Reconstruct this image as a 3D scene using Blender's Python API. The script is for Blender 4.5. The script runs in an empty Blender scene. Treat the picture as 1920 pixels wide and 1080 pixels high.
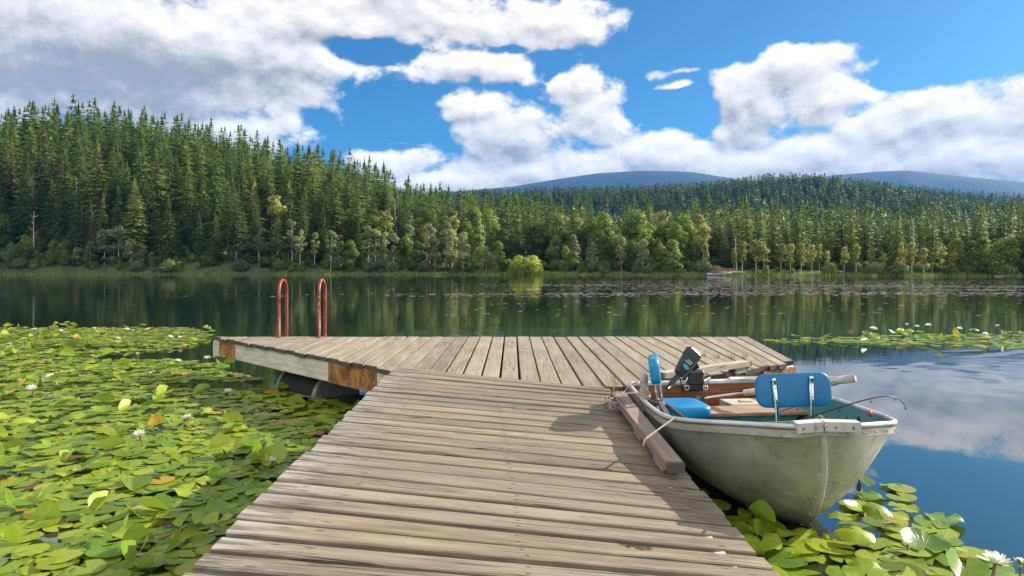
import bpy, math, random
import numpy as np
from mathutils import Vector, Matrix

SC = bpy.context.scene
COL = SC.collection
rad = math.radians

# ------------------------------------------------------------------ camera
F = 1280.0          # focal length in photograph pixels (24 mm on 36 mm)
HOR = 503.0         # horizon row
CAMZ = 1.4          # eye height above the lake
cd = bpy.data.cameras.new('camera')
cam = bpy.data.objects.new('camera', cd)
COL.objects.link(cam)
cam.location = (0, 0, CAMZ)
cam.rotation_euler = (rad(90), 0, 0)
cd.lens = 24.0
cd.sensor_width = 36.0
cd.shift_y = -(540 - HOR) / 1920.0
cd.clip_start = 0.05
cd.clip_end = 30000
SC.camera = cam

# ------------------------------------------------------------------ exposure
SC.view_settings.view_transform = 'Standard'
SC.view_settings.look = 'None'
SC.view_settings.exposure = 1.0
SC.view_settings.gamma = 1.0
SC.view_settings.use_curve_mapping = False
SC.cycles.max_bounces = 8
SC.cycles.diffuse_bounces = 3
SC.cycles.glossy_bounces = 3
SC.cycles.transmission_bounces = 4
SC.cycles.transparent_max_bounces = 6
SC.cycles.volume_bounces = 0
SC.cycles.use_denoising = True
SC.cycles.caustics_reflective = False
SC.cycles.caustics_refractive = False

SUN_AZ, SUN_EL = 63.0, 26.0      # azimuth from the view direction towards the right; elevation

# ------------------------------------------------------------------ node expressions
class G:
    """small expression builder over one node tree"""
    def __init__(s, nt): s.nt = nt
    def n(s, t, **k):
        nd = s.nt.nodes.new(t)
        for a, v in k.items(): setattr(nd, a, v)
        return nd
    def put(s, sock, v):
        if isinstance(v, E): s.nt.links.new(v.o, sock)
        elif isinstance(v, bpy.types.NodeSocket): s.nt.links.new(v, sock)
        elif v is not None:
            try: sock.default_value = v
            except Exception:
                if isinstance(v, (int, float)): sock.default_value = (v, v, v)
                else: sock.default_value = tuple(v) + (1,)
    def m(s, op, *a, clamp=False):
        nd = s.n('ShaderNodeMath', operation=op, use_clamp=clamp)
        for i, v in enumerate(a): s.put(nd.inputs[i], v)
        return E(s, nd.outputs[0])
    def vm(s, op, *a, out=0):
        nd = s.n('ShaderNodeVectorMath', operation=op)
        for i, v in enumerate(a): s.put(nd.inputs[i], v)
        return E(s, nd.outputs[out])
    def xyz(s, x, y, z):
        nd = s.n('ShaderNodeCombineXYZ')
        for i, v in enumerate((x, y, z)): s.put(nd.inputs[i], v)
        return E(s, nd.outputs[0])
    def sep(s, v):
        nd = s.n('ShaderNodeSeparateXYZ'); s.put(nd.inputs[0], v)
        return [E(s, o) for o in nd.outputs]
    def noise(s, vec, scale, detail=3, rough=0.5, out='Fac', dist=0.0, lac=2.0):
        nd = s.n('ShaderNodeTexNoise')
        s.put(nd.inputs['Vector'], vec); s.put(nd.inputs['Scale'], scale)
        s.put(nd.inputs['Detail'], detail); s.put(nd.inputs['Roughness'], rough)
        s.put(nd.inputs['Distortion'], dist); s.put(nd.inputs['Lacunarity'], lac)
        return E(s, nd.outputs[out])
    def voro(s, vec, scale, detail=0, rough=.5, feature='F1', out='Distance', rnd=1.0):
        nd = s.n('ShaderNodeTexVoronoi', feature=feature)
        s.put(nd.inputs['Vector'], vec); s.put(nd.inputs['Scale'], scale)
        if 'Detail' in nd.inputs: s.put(nd.inputs['Detail'], detail); s.put(nd.inputs['Roughness'], rough)
        s.put(nd.inputs['Randomness'], rnd)
        return E(s, nd.outputs[out])
    def ss(s, v, a, b):
        nd = s.n('ShaderNodeMapRange', interpolation_type='SMOOTHSTEP')
        s.put(nd.inputs[0], v); s.put(nd.inputs[1], a); s.put(nd.inputs[2], b)
        return E(s, nd.outputs[0])
    def lin(s, v, a, b, c=0.0, d=1.0):
        nd = s.n('ShaderNodeMapRange')
        s.put(nd.inputs[0], v); s.put(nd.inputs[1], a); s.put(nd.inputs[2], b); s.put(nd.inputs[3], c); s.put(nd.inputs[4], d)
        return E(s, nd.outputs[0])
    def mix(s, f, a, b, blend='MIX'):
        nd = s.n('ShaderNodeMix', data_type='RGBA', blend_type=blend)
        s.put(nd.inputs[0], f)
        for k, v in ((6, a), (7, b)):
            if isinstance(v, (tuple, list)) and len(v) == 3: v = tuple(v) + (1,)
            s.put(nd.inputs[k], v)
        return E(s, nd.outputs[2])
    def attr(s, name, out='Fac'):
        nd = s.n('ShaderNodeAttribute', attribute_name=name)
        return E(s, nd.outputs[out])
    def bump(s, h, strength=0.3, dist=0.01):
        nd = s.n('ShaderNodeBump'); s.put(nd.inputs['Height'], h)
        nd.inputs['Strength'].default_value = strength; nd.inputs['Distance'].default_value = dist
        return E(s, nd.outputs[0])
    def coord(s, out='Object'):
        return E(s, s.n('ShaderNodeTexCoord').outputs[out])
    def pos(s):
        return E(s, s.n('ShaderNodeNewGeometry').outputs['Position'])
    def rnd(s):
        """a number in 0..1 of its own for each object and each piece of a joined mesh"""
        o = E(s, s.n('ShaderNodeObjectInfo').outputs['Random'])
        return s.m('FRACT', o + s.attr('rnd'))

class E:
    def __init__(s, g, o): s.g, s.o = g, o
    def __add__(s, b): return s.g.m('ADD', s, b)
    __radd__ = __add__
    def __sub__(s, b): return s.g.m('SUBTRACT', s, b)
    def __rsub__(s, b): return s.g.m('SUBTRACT', b, s)
    def __mul__(s, b): return s.g.m('MULTIPLY', s, b)
    __rmul__ = __mul__
    def __truediv__(s, b): return s.g.m('DIVIDE', s, b)

def material(name, fn):
    m = bpy.data.materials.new(name); m.use_nodes = True
    nt = m.node_tree; nt.nodes.clear()
    g = G(nt); out = g.n('ShaderNodeOutputMaterial')
    sh = fn(g)
    nt.links.new(sh, out.inputs['Surface'])
    return m

def bsdf(g, color, rough=.6, normal=None, metal=0.0, ior=None, spec=None, coat=None, trans=0.0, tcol=None):
    nd = g.n('ShaderNodeBsdfPrincipled')
    if isinstance(color, tuple) and len(color) == 3: color = color + (1,)
    g.put(nd.inputs['Base Color'], color); g.put(nd.inputs['Roughness'], rough); g.put(nd.inputs['Metallic'], metal)
    if normal is not None: g.put(nd.inputs['Normal'], normal)
    if ior is not None: g.put(nd.inputs['IOR'], ior)
    if spec is not None: g.put(nd.inputs['Specular IOR Level'], spec)
    if coat is not None: g.put(nd.inputs['Coat Weight'], coat)
    if trans > 0:
        t = g.n('ShaderNodeBsdfTranslucent')
        g.put(t.inputs[0], tcol if tcol is not None else color)
        mx = g.n('ShaderNodeMixShader'); mx.inputs[0].default_value = trans
        g.nt.links.new(nd.outputs[0], mx.inputs[1]); g.nt.links.new(t.outputs[0], mx.inputs[2])
        return mx.outputs[0]
    return nd.outputs[0]

# ------------------------------------------------------------------ world: sky with clouds
W = bpy.data.worlds.new('World'); SC.world = W; W.use_nodes = True
W.cycles.sampling_method = 'MANUAL'; W.cycles.sample_map_resolution = 1024
nt = W.node_tree; nt.nodes.clear()
g = G(nt)
sky = g.n('ShaderNodeTexSky', sky_type='NISHITA', sun_disc=False)
sky.sun_elevation = rad(SUN_EL); sky.sun_rotation = rad(SUN_AZ)
sky.altitude = 500; sky.air_density = 1.0; sky.dust_density = 1.0; sky.ozone_density = 2.5
DIR = g.vm('NORMALIZE', g.coord('Generated'))

def px(x, y, z=0.0):   # a photograph direction as azimuth / elevation
    a = math.atan2(x - 960, F)
    return (a, math.atan2(HOR - y, math.hypot(F, x - 960)), z)

# cumulus masses: x, y, half-width, half-height, weight (photograph directions)
CLOUDS = [
    (120, 80, 620, 150, 1.6), (440, 100, 230, 100, 1.25), (600, 40, 330, 75, 1.2), (800, 25, 380, 62, 1.2), (1010, 45, 190, 66, 1.15),
    (1110, 58, 95, 46, 1.0), (890, 130, 150, 40, 1.05), (590, 172, 85, 20, .6), (240, 205, 190, 60, 1.0),
    (420, 235, 180, 44, 1.0), (480, 275, 80, 45, .85), (330, 255, 160, 60, .8),
    (745, 308, 105, 46, 1.05), (840, 335, 230, 46, 1.1), (895, 210, 85, 40, 1.0), (960, 265, 140, 90, 1.15), (1085, 172, 80, 72, 1.15),
    (1120, 225, 115, 90, 1.0), (1060, 325, 260, 66, 1.2), (1250, 305, 200, 66, 1.2),
    (1405, 190, 100, 100, 1.2), (1490, 130, 125, 64, 1.25), (1650, 114, 95, 38, 1.0), (1560, 175, 120, 76, 1.2), (1395, 250, 105, 55, 1.0),
    (1500, 305, 300, 72, 1.2), (1640, 250, 110, 70, 1.05), (1780, 220, 130, 80, 1.15), (1930, 225, 150, 90, 1.2), (1820, 300, 330, 80, 1.25),
    (1268, 166, 58, 12, .8), (1285, 139, 85, 11, .5), (1545, 22, 60, 36, .12), (735, 263, 75, 6, .45), (608, 212, 55, 20, .4), (1175, 85, 50, 22, .4),
    (2350, 270, 430, 110, 1.1), (-500, 150, 500, 220, 1.3),
]
HOLES = [(690, 100, 95, 34, .9), (640, 85, 50, 26, .5), (1410, 195, 18, 16, .35), (720, 210, 110, 70, .5), (1250, 205, 90, 50, .5), (940, 95, 40, 10, .4), (1315, 215, 45, 70, .6),
         (1760, 95, 130, 60, .9), (1350, 60, 180, 70, .9), (1640, 40, 300, 45, .9), (1010, 125, 60, 30, .3), (600, 225, 60, 25, .3), (1620, 190, 50, 20, .25)]
DARK = [(330, 130, 330, 70, 1.0), (90, 170, 350, 80, .8), (60, 60, 250, 60, .35), (760, 5, 300, 30, .3), (980, 275, 120, 36, .6), (1060, 335, 200, 24, .4),
        (1420, 225, 85, 60, .4), (1230, 315, 90, 36, .3), (1690, 275, 70, 40, .35), (1420, 326, 150, 22, .3), (1830, 340, 200, 28, .35), (880, 310, 90, 26, .4)]

def field(P, items, k=.12):
    acc = None
    for (x, y, rx, ry, w) in items:
        c = px(x, y)
        d = g.vm('MULTIPLY', g.vm('SUBTRACT', P, c), (F / rx, F / ry, 1))
        v = (1.0 - g.vm('LENGTH', d, out=1)) * w
        acc = v if acc is None else g.m('SMOOTH_MAX', acc, v, k)
    return acc

def density(D):
    x, y, z = g.sep(D)
    a = g.m('ARCTAN2', x, y); e = g.m('ARCSINE', z)
    wv = g.vm('SUBTRACT', g.noise(D, 7.0, 3, .55, 'Color'), (.5, .5, .5))
    wv = g.vm('MULTIPLY', wv, (.10, .06, 0))
    P0 = g.xyz(a, e, 0.0)
    P = g.vm('ADD', P0, wv)
    C = field(P, CLOUDS)
    H = field(P, HOLES)
    C = C - g.m('MAXIMUM', H, 0.0) * 1.6
    far = g.m('MAXIMUM', g.ss(g.m('ABSOLUTE', a), .85, 1.1), g.ss(e, .44, .62))
    gen = (g.noise(D, 2.6, 2, .5) - .40) * 4.5
    C = g.m('MULTIPLY_ADD', far, gen - C, C)
    st = g.vm('MULTIPLY', D, (1, 1, 1.5))
    fb = g.noise(st, 11.0, 10, .60) - .5
    bil = .42 - g.voro(g.vm('ADD', st, g.vm('MULTIPLY', g.vm('SUBTRACT', g.noise(st, 22, 3, .6, 'Color'), (.5, .5, .5)), (.03, .03, .03))), 19.0, 3, .6)
    dn = C + fb * 1.2 + bil * .40 + .12
    return dn, P, e
d1, P1, EL = density(DIR)
sun_dir = Vector((math.sin(rad(SUN_AZ)) * math.cos(rad(SUN_EL)), math.cos(rad(SUN_AZ)) * math.cos(rad(SUN_EL)), math.sin(rad(SUN_EL))))
off = Vector((.45, .0, .9)) * .016
d2, _, _ = density(g.vm('NORMALIZE', g.vm('ADD', DIR, tuple(off))))
alpha = g.ss(d1, -.05, .37)
thick = g.ss(d1, .15, 1.3)
lit = g.m('ADD', (d1 - d2) * .70, .70)
dk = g.m('MAXIMUM', field(P1, DARK, .2), 0.0)
lit = lit - g.m('MINIMUM', dk, .85) * .64 - thick * .12 + (g.noise(g.vm('MULTIPLY', DIR, (1, 1, 2.2)), 7.0, 5, .55) - .5) * .42
lit = g.m('MINIMUM', g.m('SMOOTH_MAX', lit, .12, .22), 1.0)
shade = g.mix(lit, (.215, .207, .195), (1.07, 1.0, .91))
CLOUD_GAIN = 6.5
# extra cloud brightness overhead and behind the camera, added as fill on tree fronts
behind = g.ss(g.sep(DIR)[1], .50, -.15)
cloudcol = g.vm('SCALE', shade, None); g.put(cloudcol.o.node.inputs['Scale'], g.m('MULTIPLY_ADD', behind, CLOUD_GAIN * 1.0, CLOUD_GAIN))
# clear sky: a little deeper than the raw model, as through the photographer's polariser
blue = g.mix(1.0, E(g, sky.outputs[0]), (.235, .455, .585, 1), 'MULTIPLY')
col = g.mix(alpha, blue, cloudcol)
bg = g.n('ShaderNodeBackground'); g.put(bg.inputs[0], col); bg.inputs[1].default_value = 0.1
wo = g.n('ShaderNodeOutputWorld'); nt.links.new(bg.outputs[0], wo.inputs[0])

# ------------------------------------------------------------------ sun
ld = bpy.data.lights.new('sun', 'SUN'); ld.energy = 5.0; ld.angle = rad(0.5); ld.color = (1.0, .93, .82)
sun = bpy.data.objects.new('sun', ld); COL.objects.link(sun)
sun.rotation_euler = (-sun_dir).to_track_quat('-Z', 'Y').to_euler()
sun.location = (30, 20, 40)

# ------------------------------------------------------------------ helpers
rng = random.Random(7)
def U(a, b): return rng.uniform(a, b)

def at(x, y, z):
    """world point seen at photograph pixel x, y that lies at height z"""
    Y = (CAMZ - z) * F / (y - HOR)
    return Vector(((x - 960) / F * Y, Y, z))
def atY(x, y, Y):
    return Vector(((x - 960) / F * Y, Y, CAMZ - (y - HOR) / F * Y))

class MB:
    def __init__(s): s.v = []; s.f = []; s.mi = []; s.at = {}; s.sm = []
    def add(s, vs, fs, mi=0, smooth=False, **attrs):
        b = len(s.v); s.v += [tuple(p) for p in vs]
        for f in fs: s.f.append([i + b for i in f]); s.mi.append(mi); s.sm.append(smooth)
        for k, vals in attrs.items():
            s.at.setdefault(k, [])
            L = s.at[k]
            while len(L) < b: L.append((0, 0, 0))
            L += [tuple(q) for q in vals]
        return b
    def box(s, c, d, R=None, bev=.0, mi=0):
        """box of size d centred at c; R a 3x3 rotation; bev cuts all twelve edges"""
        hx, hy, hz = d[0] / 2, d[1] / 2, d[2] / 2
        c = Vector(c)
        if bev <= 0:
            P = [Vector((x, y, z)) for x in (-hx, hx) for y in (-hy, hy) for z in (-hz, hz)]
            Fc = [(0, 1, 3, 2), (4, 6, 7, 5), (0, 4, 5, 1), (2, 3, 7, 6), (0, 2, 6, 4), (1, 5, 7, 3)]
        else:
            b = min(bev, hx * .9, hy * .9, hz * .9)
            P = []; idx = {}
            for sx in (-1, 1):
                for sy in (-1, 1):
                    for sz in (-1, 1):
                        for ax in range(3):
                            p = [sx * hx, sy * hy, sz * hz]
                            for k in range(3):
                                if k != ax: p[k] -= b * (sx, sy, sz)[k]
                            idx[(sx, sy, sz, ax)] = len(P); P.append(Vector(p))
            Fc = []
            S = (-1, 1)
            for ax in range(3):
                o = [k for k in range(3) if k != ax]
                for sg in S:
                    q = []
                    for (u, w) in ((-1, -1), (1, -1), (1, 1), (-1, 1)):
                        t = [0, 0, 0]; t[ax] = sg; t[o[0]] = u; t[o[1]] = w
                        q.append(idx[(*t, ax)])
                    Fc.append(q)
            for ax in range(3):
                o = [k for k in range(3) if k != ax]
                for u in S:
                    for w in S:
                        q = []
                        for (sg, fa) in ((-1, o[0]), (1, o[0]), (1, o[1]), (-1, o[1])):
                            t = [0, 0, 0]; t[ax] = sg; t[o[0]] = u; t[o[1]] = w
                            q.append(idx[(*t, fa)])
                        Fc.append(q)
            for sx in S:
                for sy in S:
                    for sz in S: Fc.append([idx[(sx, sy, sz, k)] for k in range(3)])
        if R is not None: P = [R @ p for p in P]
        s.add([p + c for p in P], Fc, mi)
    def tube(s, pts, r, n=10, cap=True, mi=0, flat=(1, 1)):
        pts = [Vector(p) for p in pts]
        rs = r if isinstance(r, (list, tuple)) else [r] * len(pts)
        V_ = []; up = Vector((0, 0, 1))
        for i, p in enumerate(pts):
            t = (pts[min(i + 1, len(pts) - 1)] - pts[max(i - 1, 0)]).normalized()
            if i == 0:
                a = t.cross(up)
                if a.length < .05: a = t.cross(Vector((1, 0, 0)))
            else: a = a - t * a.dot(t)
            a.normalize(); b = t.cross(a)
            for k in range(n):
                w = 2 * math.pi * k / n
                V_.append(p + a * math.cos(w) * rs[i] * flat[0] + b * math.sin(w) * rs[i] * flat[1])
        Fc = []
        for i in range(len(pts) - 1):
            for k in range(n):
                k2 = (k + 1) % n
                Fc.append((i * n + k, i * n + k2, (i + 1) * n + k2, (i + 1) * n + k))
        s.add(V_, Fc, mi, True)
        if cap:
            b = len(s.v) - len(V_)
            s.f.append([b + k for k in range(n)]); s.mi.append(mi); s.sm.append(False)
            e = b + (len(pts) - 1) * n
            s.f.append([e + k for k in reversed(range(n))]); s.mi.append(mi); s.sm.append(False)
    def ball(s, c, r, nu=10, nv=7, sc=(1, 1, 1), R=None, mi=0):
        P = []; c = Vector(c)
        for j in range(nv + 1):
            th = math.pi * j / nv
            for i in range(nu):
                ph = 2 * math.pi * i / nu
                p = Vector((math.sin(th) * math.cos(ph) * r * sc[0], math.sin(th) * math.sin(ph) * r * sc[1], math.cos(th) * r * sc[2]))
                if R is not None: p = R @ p
                P.append(c + p)
        Fc = [(j * nu + i, j * nu + (i + 1) % nu, (j + 1) * nu + (i + 1) % nu, (j + 1) * nu + i) for j in range(nv) for i in range(nu)]
        s.add(P, Fc, mi, True)
    def build(s, name, mats, parent=None):
        me = bpy.data.meshes.new(name)
        me.from_pydata(s.v, [], s.f)
        for m in (mats if isinstance(mats, (list, tuple)) else [mats]): me.materials.append(m)
        me.polygons.foreach_set('material_index', s.mi)
        me.polygons.foreach_set('use_smooth', s.sm)
        for k, L in s.at.items():
            while len(L) < len(s.v): L.append((0, 0, 0))
            a = me.attributes.new(k, 'FLOAT_VECTOR', 'POINT')
            a.data.foreach_set('vector', np.array(L, dtype=np.float32).ravel())
        me.validate(); me.update()
        return link(name, me, parent)

def link(name, me, parent=None):
    o = bpy.data.objects.new(name, me); COL.objects.link(o)
    if parent is not None:
        o.parent = parent
        o.matrix_parent_inverse = parent.matrix_basis.inverted()
    return o

def np_mesh(name, V_, Fc, mats, mi=None, rnd=None, smooth=False, nrm=None):
    """triangle/quad soup from numpy arrays"""
    me = bpy.data.meshes.new(name)
    V_ = np.asarray(V_, dtype=np.float32); Fc = np.asarray(Fc, dtype=np.int32)
    n, k = Fc.shape
    me.vertices.add(len(V_)); me.vertices.foreach_set('co', V_.ravel())
    me.loops.add(n * k); me.loops.foreach_set('vertex_index', Fc.ravel())
    me.polygons.add(n)
    me.polygons.foreach_set('loop_start', np.arange(0, n * k, k, dtype=np.int32))
    for m in mats: me.materials.append(m)
    if mi is not None: me.polygons.foreach_set('material_index', np.asarray(mi, dtype=np.int32))
    me.polygons.foreach_set('use_smooth', np.full(n, smooth, dtype=bool))
    if rnd is not None:
        a = me.attributes.new('rnd', 'FLOAT', 'POINT'); a.data.foreach_set('value', np.asarray(rnd, dtype=np.float32))
    me.update(calc_edges=True)
    if nrm is not None:
        me.polygons.foreach_set('use_smooth', np.ones(n, dtype=bool))
        me.normals_split_custom_set_from_vertices(np.asarray(nrm, dtype=np.float32))
    return me

def tag(o, label, cat=None, group=None, kind=None):
    if label: o['label'] = label
    if cat: o['category'] = cat
    if group: o['group'] = group
    if kind: o['kind'] = kind
    return o
def thing(name, loc, label, cat, group=None):
    o = bpy.data.objects.new(name, None); COL.objects.link(o); o.location = loc
    o.empty_display_size = .2
    bpy.context.view_layer.update() if False else None
    return tag(o, label, cat, group)
def copy_tree(root):
    c = root.copy(); COL.objects.link(c)
    for ch in root.children:
        k = ch.copy(); COL.objects.link(k); k.parent = c
        for g2 in ch.children:
            q = g2.copy(); COL.objects.link(q); q.parent = k
    return c
def catmull(P, n):
    P = [Vector(p) for p in P]; out = []
    Q = [P[0] * 2 - P[1]] + P + [P[-1] * 2 - P[-2]]
    m = len(P) - 1
    for i in range(n):
        t = i / (n - 1) * m; k = min(int(t), m - 1); u = t - k
        a, b, c, d = Q[k:k + 4]
        out.append(.5 * ((2 * b) + (c - a) * u + (2 * a - 5 * b + 4 * c - d) * u * u + (3 * b - a - 3 * c + d) * u ** 3))
    return out
def resample(P, n):
    L = [0]
    for a, b in zip(P, P[1:]): L.append(L[-1] + (b - a).length)
    out = []; k = 0
    for i in range(n):
        t = L[-1] * i / (n - 1)
        while k < len(P) - 2 and L[k + 1] < t: k += 1
        u = (t - L[k]) / max(L[k + 1] - L[k], 1e-9)
        out.append(P[k].lerp(P[k + 1], min(max(u, 0), 1)))
    return out
def interp(x, xs, ys):
    return float(np.interp(x, xs, ys))

# ------------------------------------------------------------------ materials
def wood(base, dark, grey, stain=True, rot=None, bump=.5):
    """weathered boards; 'wuv' = (along, across, board id), 'edge' = (from one end, from the other end, 0..1 across)"""
    def fn(g):
        a, c, b = g.sep(g.attr('wuv', 'Vector'))
        el, er, v = g.sep(g.attr('edge', 'Vector'))
        idr = g.m('FRACT', g.m('SINE', b * 12.9898) * 437.5)
        id2 = g.m('FRACT', g.m('SINE', b * 78.233) * 917.3)
        wob = g.noise(g.xyz(a * 1.3, c * 6, b * 7.1), 1.0, 2) * .05
        gv = g.xyz(a * 3.2, (c + wob) * 60, b * 3.7)
        gr = g.noise(gv, 1.0, 5, .62)
        fine = g.noise(g.xyz(a * 9, c * 260, b), 1.0, 3, .6)
        blot = g.noise(g.xyz(a * 1.7, c * 7, b * 5), 1.0, 4, .55)
        t = gr * .75 + blot * .5 - .12
        colr = g.mix(g.ss(t, .25, .72), dark, base)
        colr = g.mix(g.ss(fine, .35, .6) * .35 + .0, colr, g.mix(.6, colr, dark))
        colr = g.mix(g.ss(blot, .5, .75) * .55, colr, grey)
        # board to board tone
        colr = g.mix(1.0, colr, g.mix(idr, (.70, .70, .70), (1.10, 1.06, 1.0)), 'MULTIPLY')
        colr = g.mix(g.m('MULTIPLY', id2, .35), colr, grey)
        # long checks (cracks)
        ck = g.noise(g.xyz(a * .9, c * 38, b * 9.3), 1.0, 2, .5)
        crack = g.ss(g.m('ABSOLUTE', ck - .5), .020, .0) * g.ss(g.noise(g.xyz(a * 1.1, c * 3, b * 2.2), 1.0, 1), .48, .60)
        colr = g.mix(crack * .85, colr, (.025, .018, .012))
        ln_ = g.noise(g.xyz(a * 1.6, (c + wob * .6) * 130, b * 6.1), 1.0, 3, .7)
        colr = g.mix(g.ss(ln_, .55, .66) * .30, colr, g.mix(.75, colr, (.03, .022, .016)))
        colr = g.mix(g.ss(ln_, .44, .34) * .35, colr, g.mix(.5, colr, grey))
        # knots
        kd = g.voro(g.xyz(a * 2.1, c * 7.5, b * 4.4), 1.0, 0)
        knot = g.ss(kd, .13, .04)
        colr = g.mix(knot * .7, colr, g.mix(id2, (.06, .04, .025), (.5, .46, .38)))
        ring = g.ss(g.m('ABSOLUTE', kd - .16), .035, .0)
        colr = g.mix(ring * .3, colr, dark)
        # bleached and darkened board ends
        endn = g.noise(g.xyz(a * 4, c * 30, b * 3), 1.0, 3, .6)
        e1 = g.ss(el + (endn - .5) * .35, .34, .0)
        if stain: colr = g.mix(e1 * .55, colr, g.mix(g.ss(endn, .4, .6), (.08, .068, .056), (.40, .375, .35)))
        else: colr = g.mix(g.ss(g.m('MINIMUM', el, er) + (endn - .5) * .05, .045, .004) * .8, colr, (.045, .040, .036))
        hgt = gr * .55 + fine * .3 - ln_ * .5 - crack * 1.5 - knot * .25
        if stain:
            for (dl, ends) in ((.15, el), (.30, el), (.12, er), (.24, er)):
                for vv in (.28, .74):
                    jit = (g.noise(g.xyz(b * 3.3, vv * 9, dl * 20), 1.0, 0) - .5) * .10
                    s1 = g.m('POWER', (ends - (jit + dl)) / .020, 2.0)
                    s2 = g.m('POWER', (v - vv) / .06, 2.0)
                    s = g.ss(s1 + s2, 1.5, .1)
                    s = s * g.ss(g.m('FRACT', idr * 7.7 + vv + dl), .35, .6)
                    colr = g.mix(s * .7, colr, (.035, .024, .016))
            for vv in (.24, .76):
                jit = (g.noise(g.xyz(b * 5.3, vv * 7, 2), 1.0, 0) - .5) * .06
                q1 = g.m('POWER', ((el - er) * .5 - jit) / .011, 2.0); q2 = g.m('POWER', (v - vv) / .05, 2.0)
                colr = g.mix(g.ss(q1 + q2, 1.4, .3) * .85, colr, (.05, .028, .016))
        if rot:
            p = g.pos()
            q = g.vm('SUBTRACT', p, rot)
            q = g.vm('ADD', q, g.vm('MULTIPLY', g.vm('SUBTRACT', g.noise(p, 22, 3, .6, 'Color'), (.5, .5, .5)), (.07, .05, 0)))
            q = g.vm('MULTIPLY', q, (1 / .075, 1 / .030, 0))
            r = g.ss(g.vm('LENGTH', q, out=1), 1.0, .55)
            colr = g.mix(r * .96, colr, g.mix(g.ss(g.noise(p, 90, 2), .45, .6), (.012, .009, .007), (.11, .05, .025)))
            hgt = hgt - r * 2
        return bsdf(g, colr, .82, g.bump(hgt, bump + .3, .004), spec=.25)
    return fn

M = {}
M['gang'] = material('weathered_board', wood((.315, .262, .182), (.105, .083, .058), (.30, .27, .212), True, (0.48, 2.67, 0.34)))
M['deck'] = material('deck_board', wood((.36, .308, .222), (.15, .12, .085), (.35, .315, .25), False, None))
M['beam'] = material('timber', wood((.42, .33, .25), (.22, .16, .12), (.40, .37, .34), False, None))
M['pale'] = material('pale_timber', wood((.50, .44, .36), (.28, .23, .17), (.50, .46, .40), False, None))
def _fascia(g):
    p = g.pos()
    n = g.noise(g.vm('MULTIPLY', p, (3, 3, 30)), 1.0, 5, .6)
    b = g.noise(p, 2.2, 3)
    c = g.mix(g.ss(n, .3, .7), (.46, .42, .33), (.68, .62, .51))
    c = g.mix(g.ss(b, .5, .75) * .4, c, (.34, .32, .23))
    dk = g.ss(g.voro(g.vm('MULTIPLY', p, (5, 5, 9)), 1.0), .13, .03)
    c = g.mix(dk * .8, c, (.05, .04, .03))
    rz = g.ss(g.noise(g.vm('MULTIPLY', p, (1.2, 1.2, .5)), 1.0, 2), .56, .68)
    c = g.mix(rz * .5, c, (.32, .17, .07))
    return bsdf(g, c, .85, g.bump(n, .4, .004))
M['fascia'] = material('treated_timber', _fascia)
def _rust(g):
    p = g.pos()
    n = g.noise(p, 9, 5, .65); n2 = g.noise(p, 40, 3)
    c = g.mix(g.ss(n, .35, .65), (.16, .065, .018), (.42, .20, .055))
    c = g.mix(g.ss(n2, .55, .7) * .5, c, (.08, .035, .015))
    return bsdf(g, c, .8, g.bump(n2, .4, .003))
M['rust'] = material('rusty_steel', _rust)
def _alu(lo, hi, r0):
    def fn(g):
        p = g.pos()
        n = g.noise(p, 3.5, 5, .6); sc = g.noise(g.vm('MULTIPLY', p, (6, 6, 60)), 1.0, 3, .6); sp = g.voro(p, 26.0)
        c = g.mix(g.ss(n, .3, .7), lo, hi)
        z = g.sep(p)[2]
        dirt = g.ss(z + (n - .5) * .34, .26, .0)
        c = g.mix(dirt * .65, c, (.085, .085, .05))
        st_ = g.noise(g.vm('MULTIPLY', p, (14, 14, 1.6)), 1.0, 4, .6)
        c = g.mix(g.ss(st_, .52, .72) * .45, c, (.16, .15, .11))
        scr = g.ss(g.m('ABSOLUTE', g.noise(g.vm('MULTIPLY', p, (2, 2, 22)), 1.0, 2) - .5), .010, .0)
        c = g.mix(scr * .5, c, (.62, .61, .56))
        c = g.mix(g.ss(sp, .075, .03) * .5, c, (.62, .62, .58))
        r = g.m('ADD', n * .28 + sc * .12, r0)
        dent = g.noise(p, 2.2, 1)
        return bsdf(g, c, r, g.bump(dent * 1.6 + sc * .02 + n * .08, .55, .04), metal=.35)
    return fn
M['hull'] = material('dull_aluminium', _alu((.35, .33, .285), (.50, .475, .415), .31))
M['rail'] = material('bright_aluminium', _alu((.46, .45, .43), (.66, .65, .62), .24))
M['plate'] = material('painted_plate', _alu((.44, .43, .40), (.58, .57, .53), .4))
def _teal(g):
    p = g.pos(); n = g.noise(p, 8, 4, .6); n2 = g.noise(p, 55, 2)
    c = g.mix(g.ss(n, .3, .7), (.035, .155, .15), (.06, .22, .21))
    c = g.mix(g.ss(n2, .62, .7) * .5, c, (.30, .34, .32))
    return bsdf(g, c, .5, g.bump(n, .15, .01))
M['teal'] = material('teal_paint', _teal)
def _mahog(g):
    p = g.pos(); n = g.noise(g.vm('MULTIPLY', p, (4, 4, 70)), 1.0, 5, .6)
    c = g.mix(g.ss(n, .3, .7), (.13, .035, .018), (.30, .095, .05))
    return bsdf(g, c, .4, g.bump(n, .2, .003), coat=.2)
M['mahog'] = material('red_wood', _mahog)
def _thw(g):
    p = g.pos(); n = g.noise(g.vm('MULTIPLY', p, (4, 60, 30)), 1.0, 5, .6)
    return bsdf(g, g.mix(g.ss(n, .3, .7), (.25, .14, .085), (.46, .30, .20)), .6, g.bump(n, .2, .003))
M['thwart'] = material('bench_wood', _thw)
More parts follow.
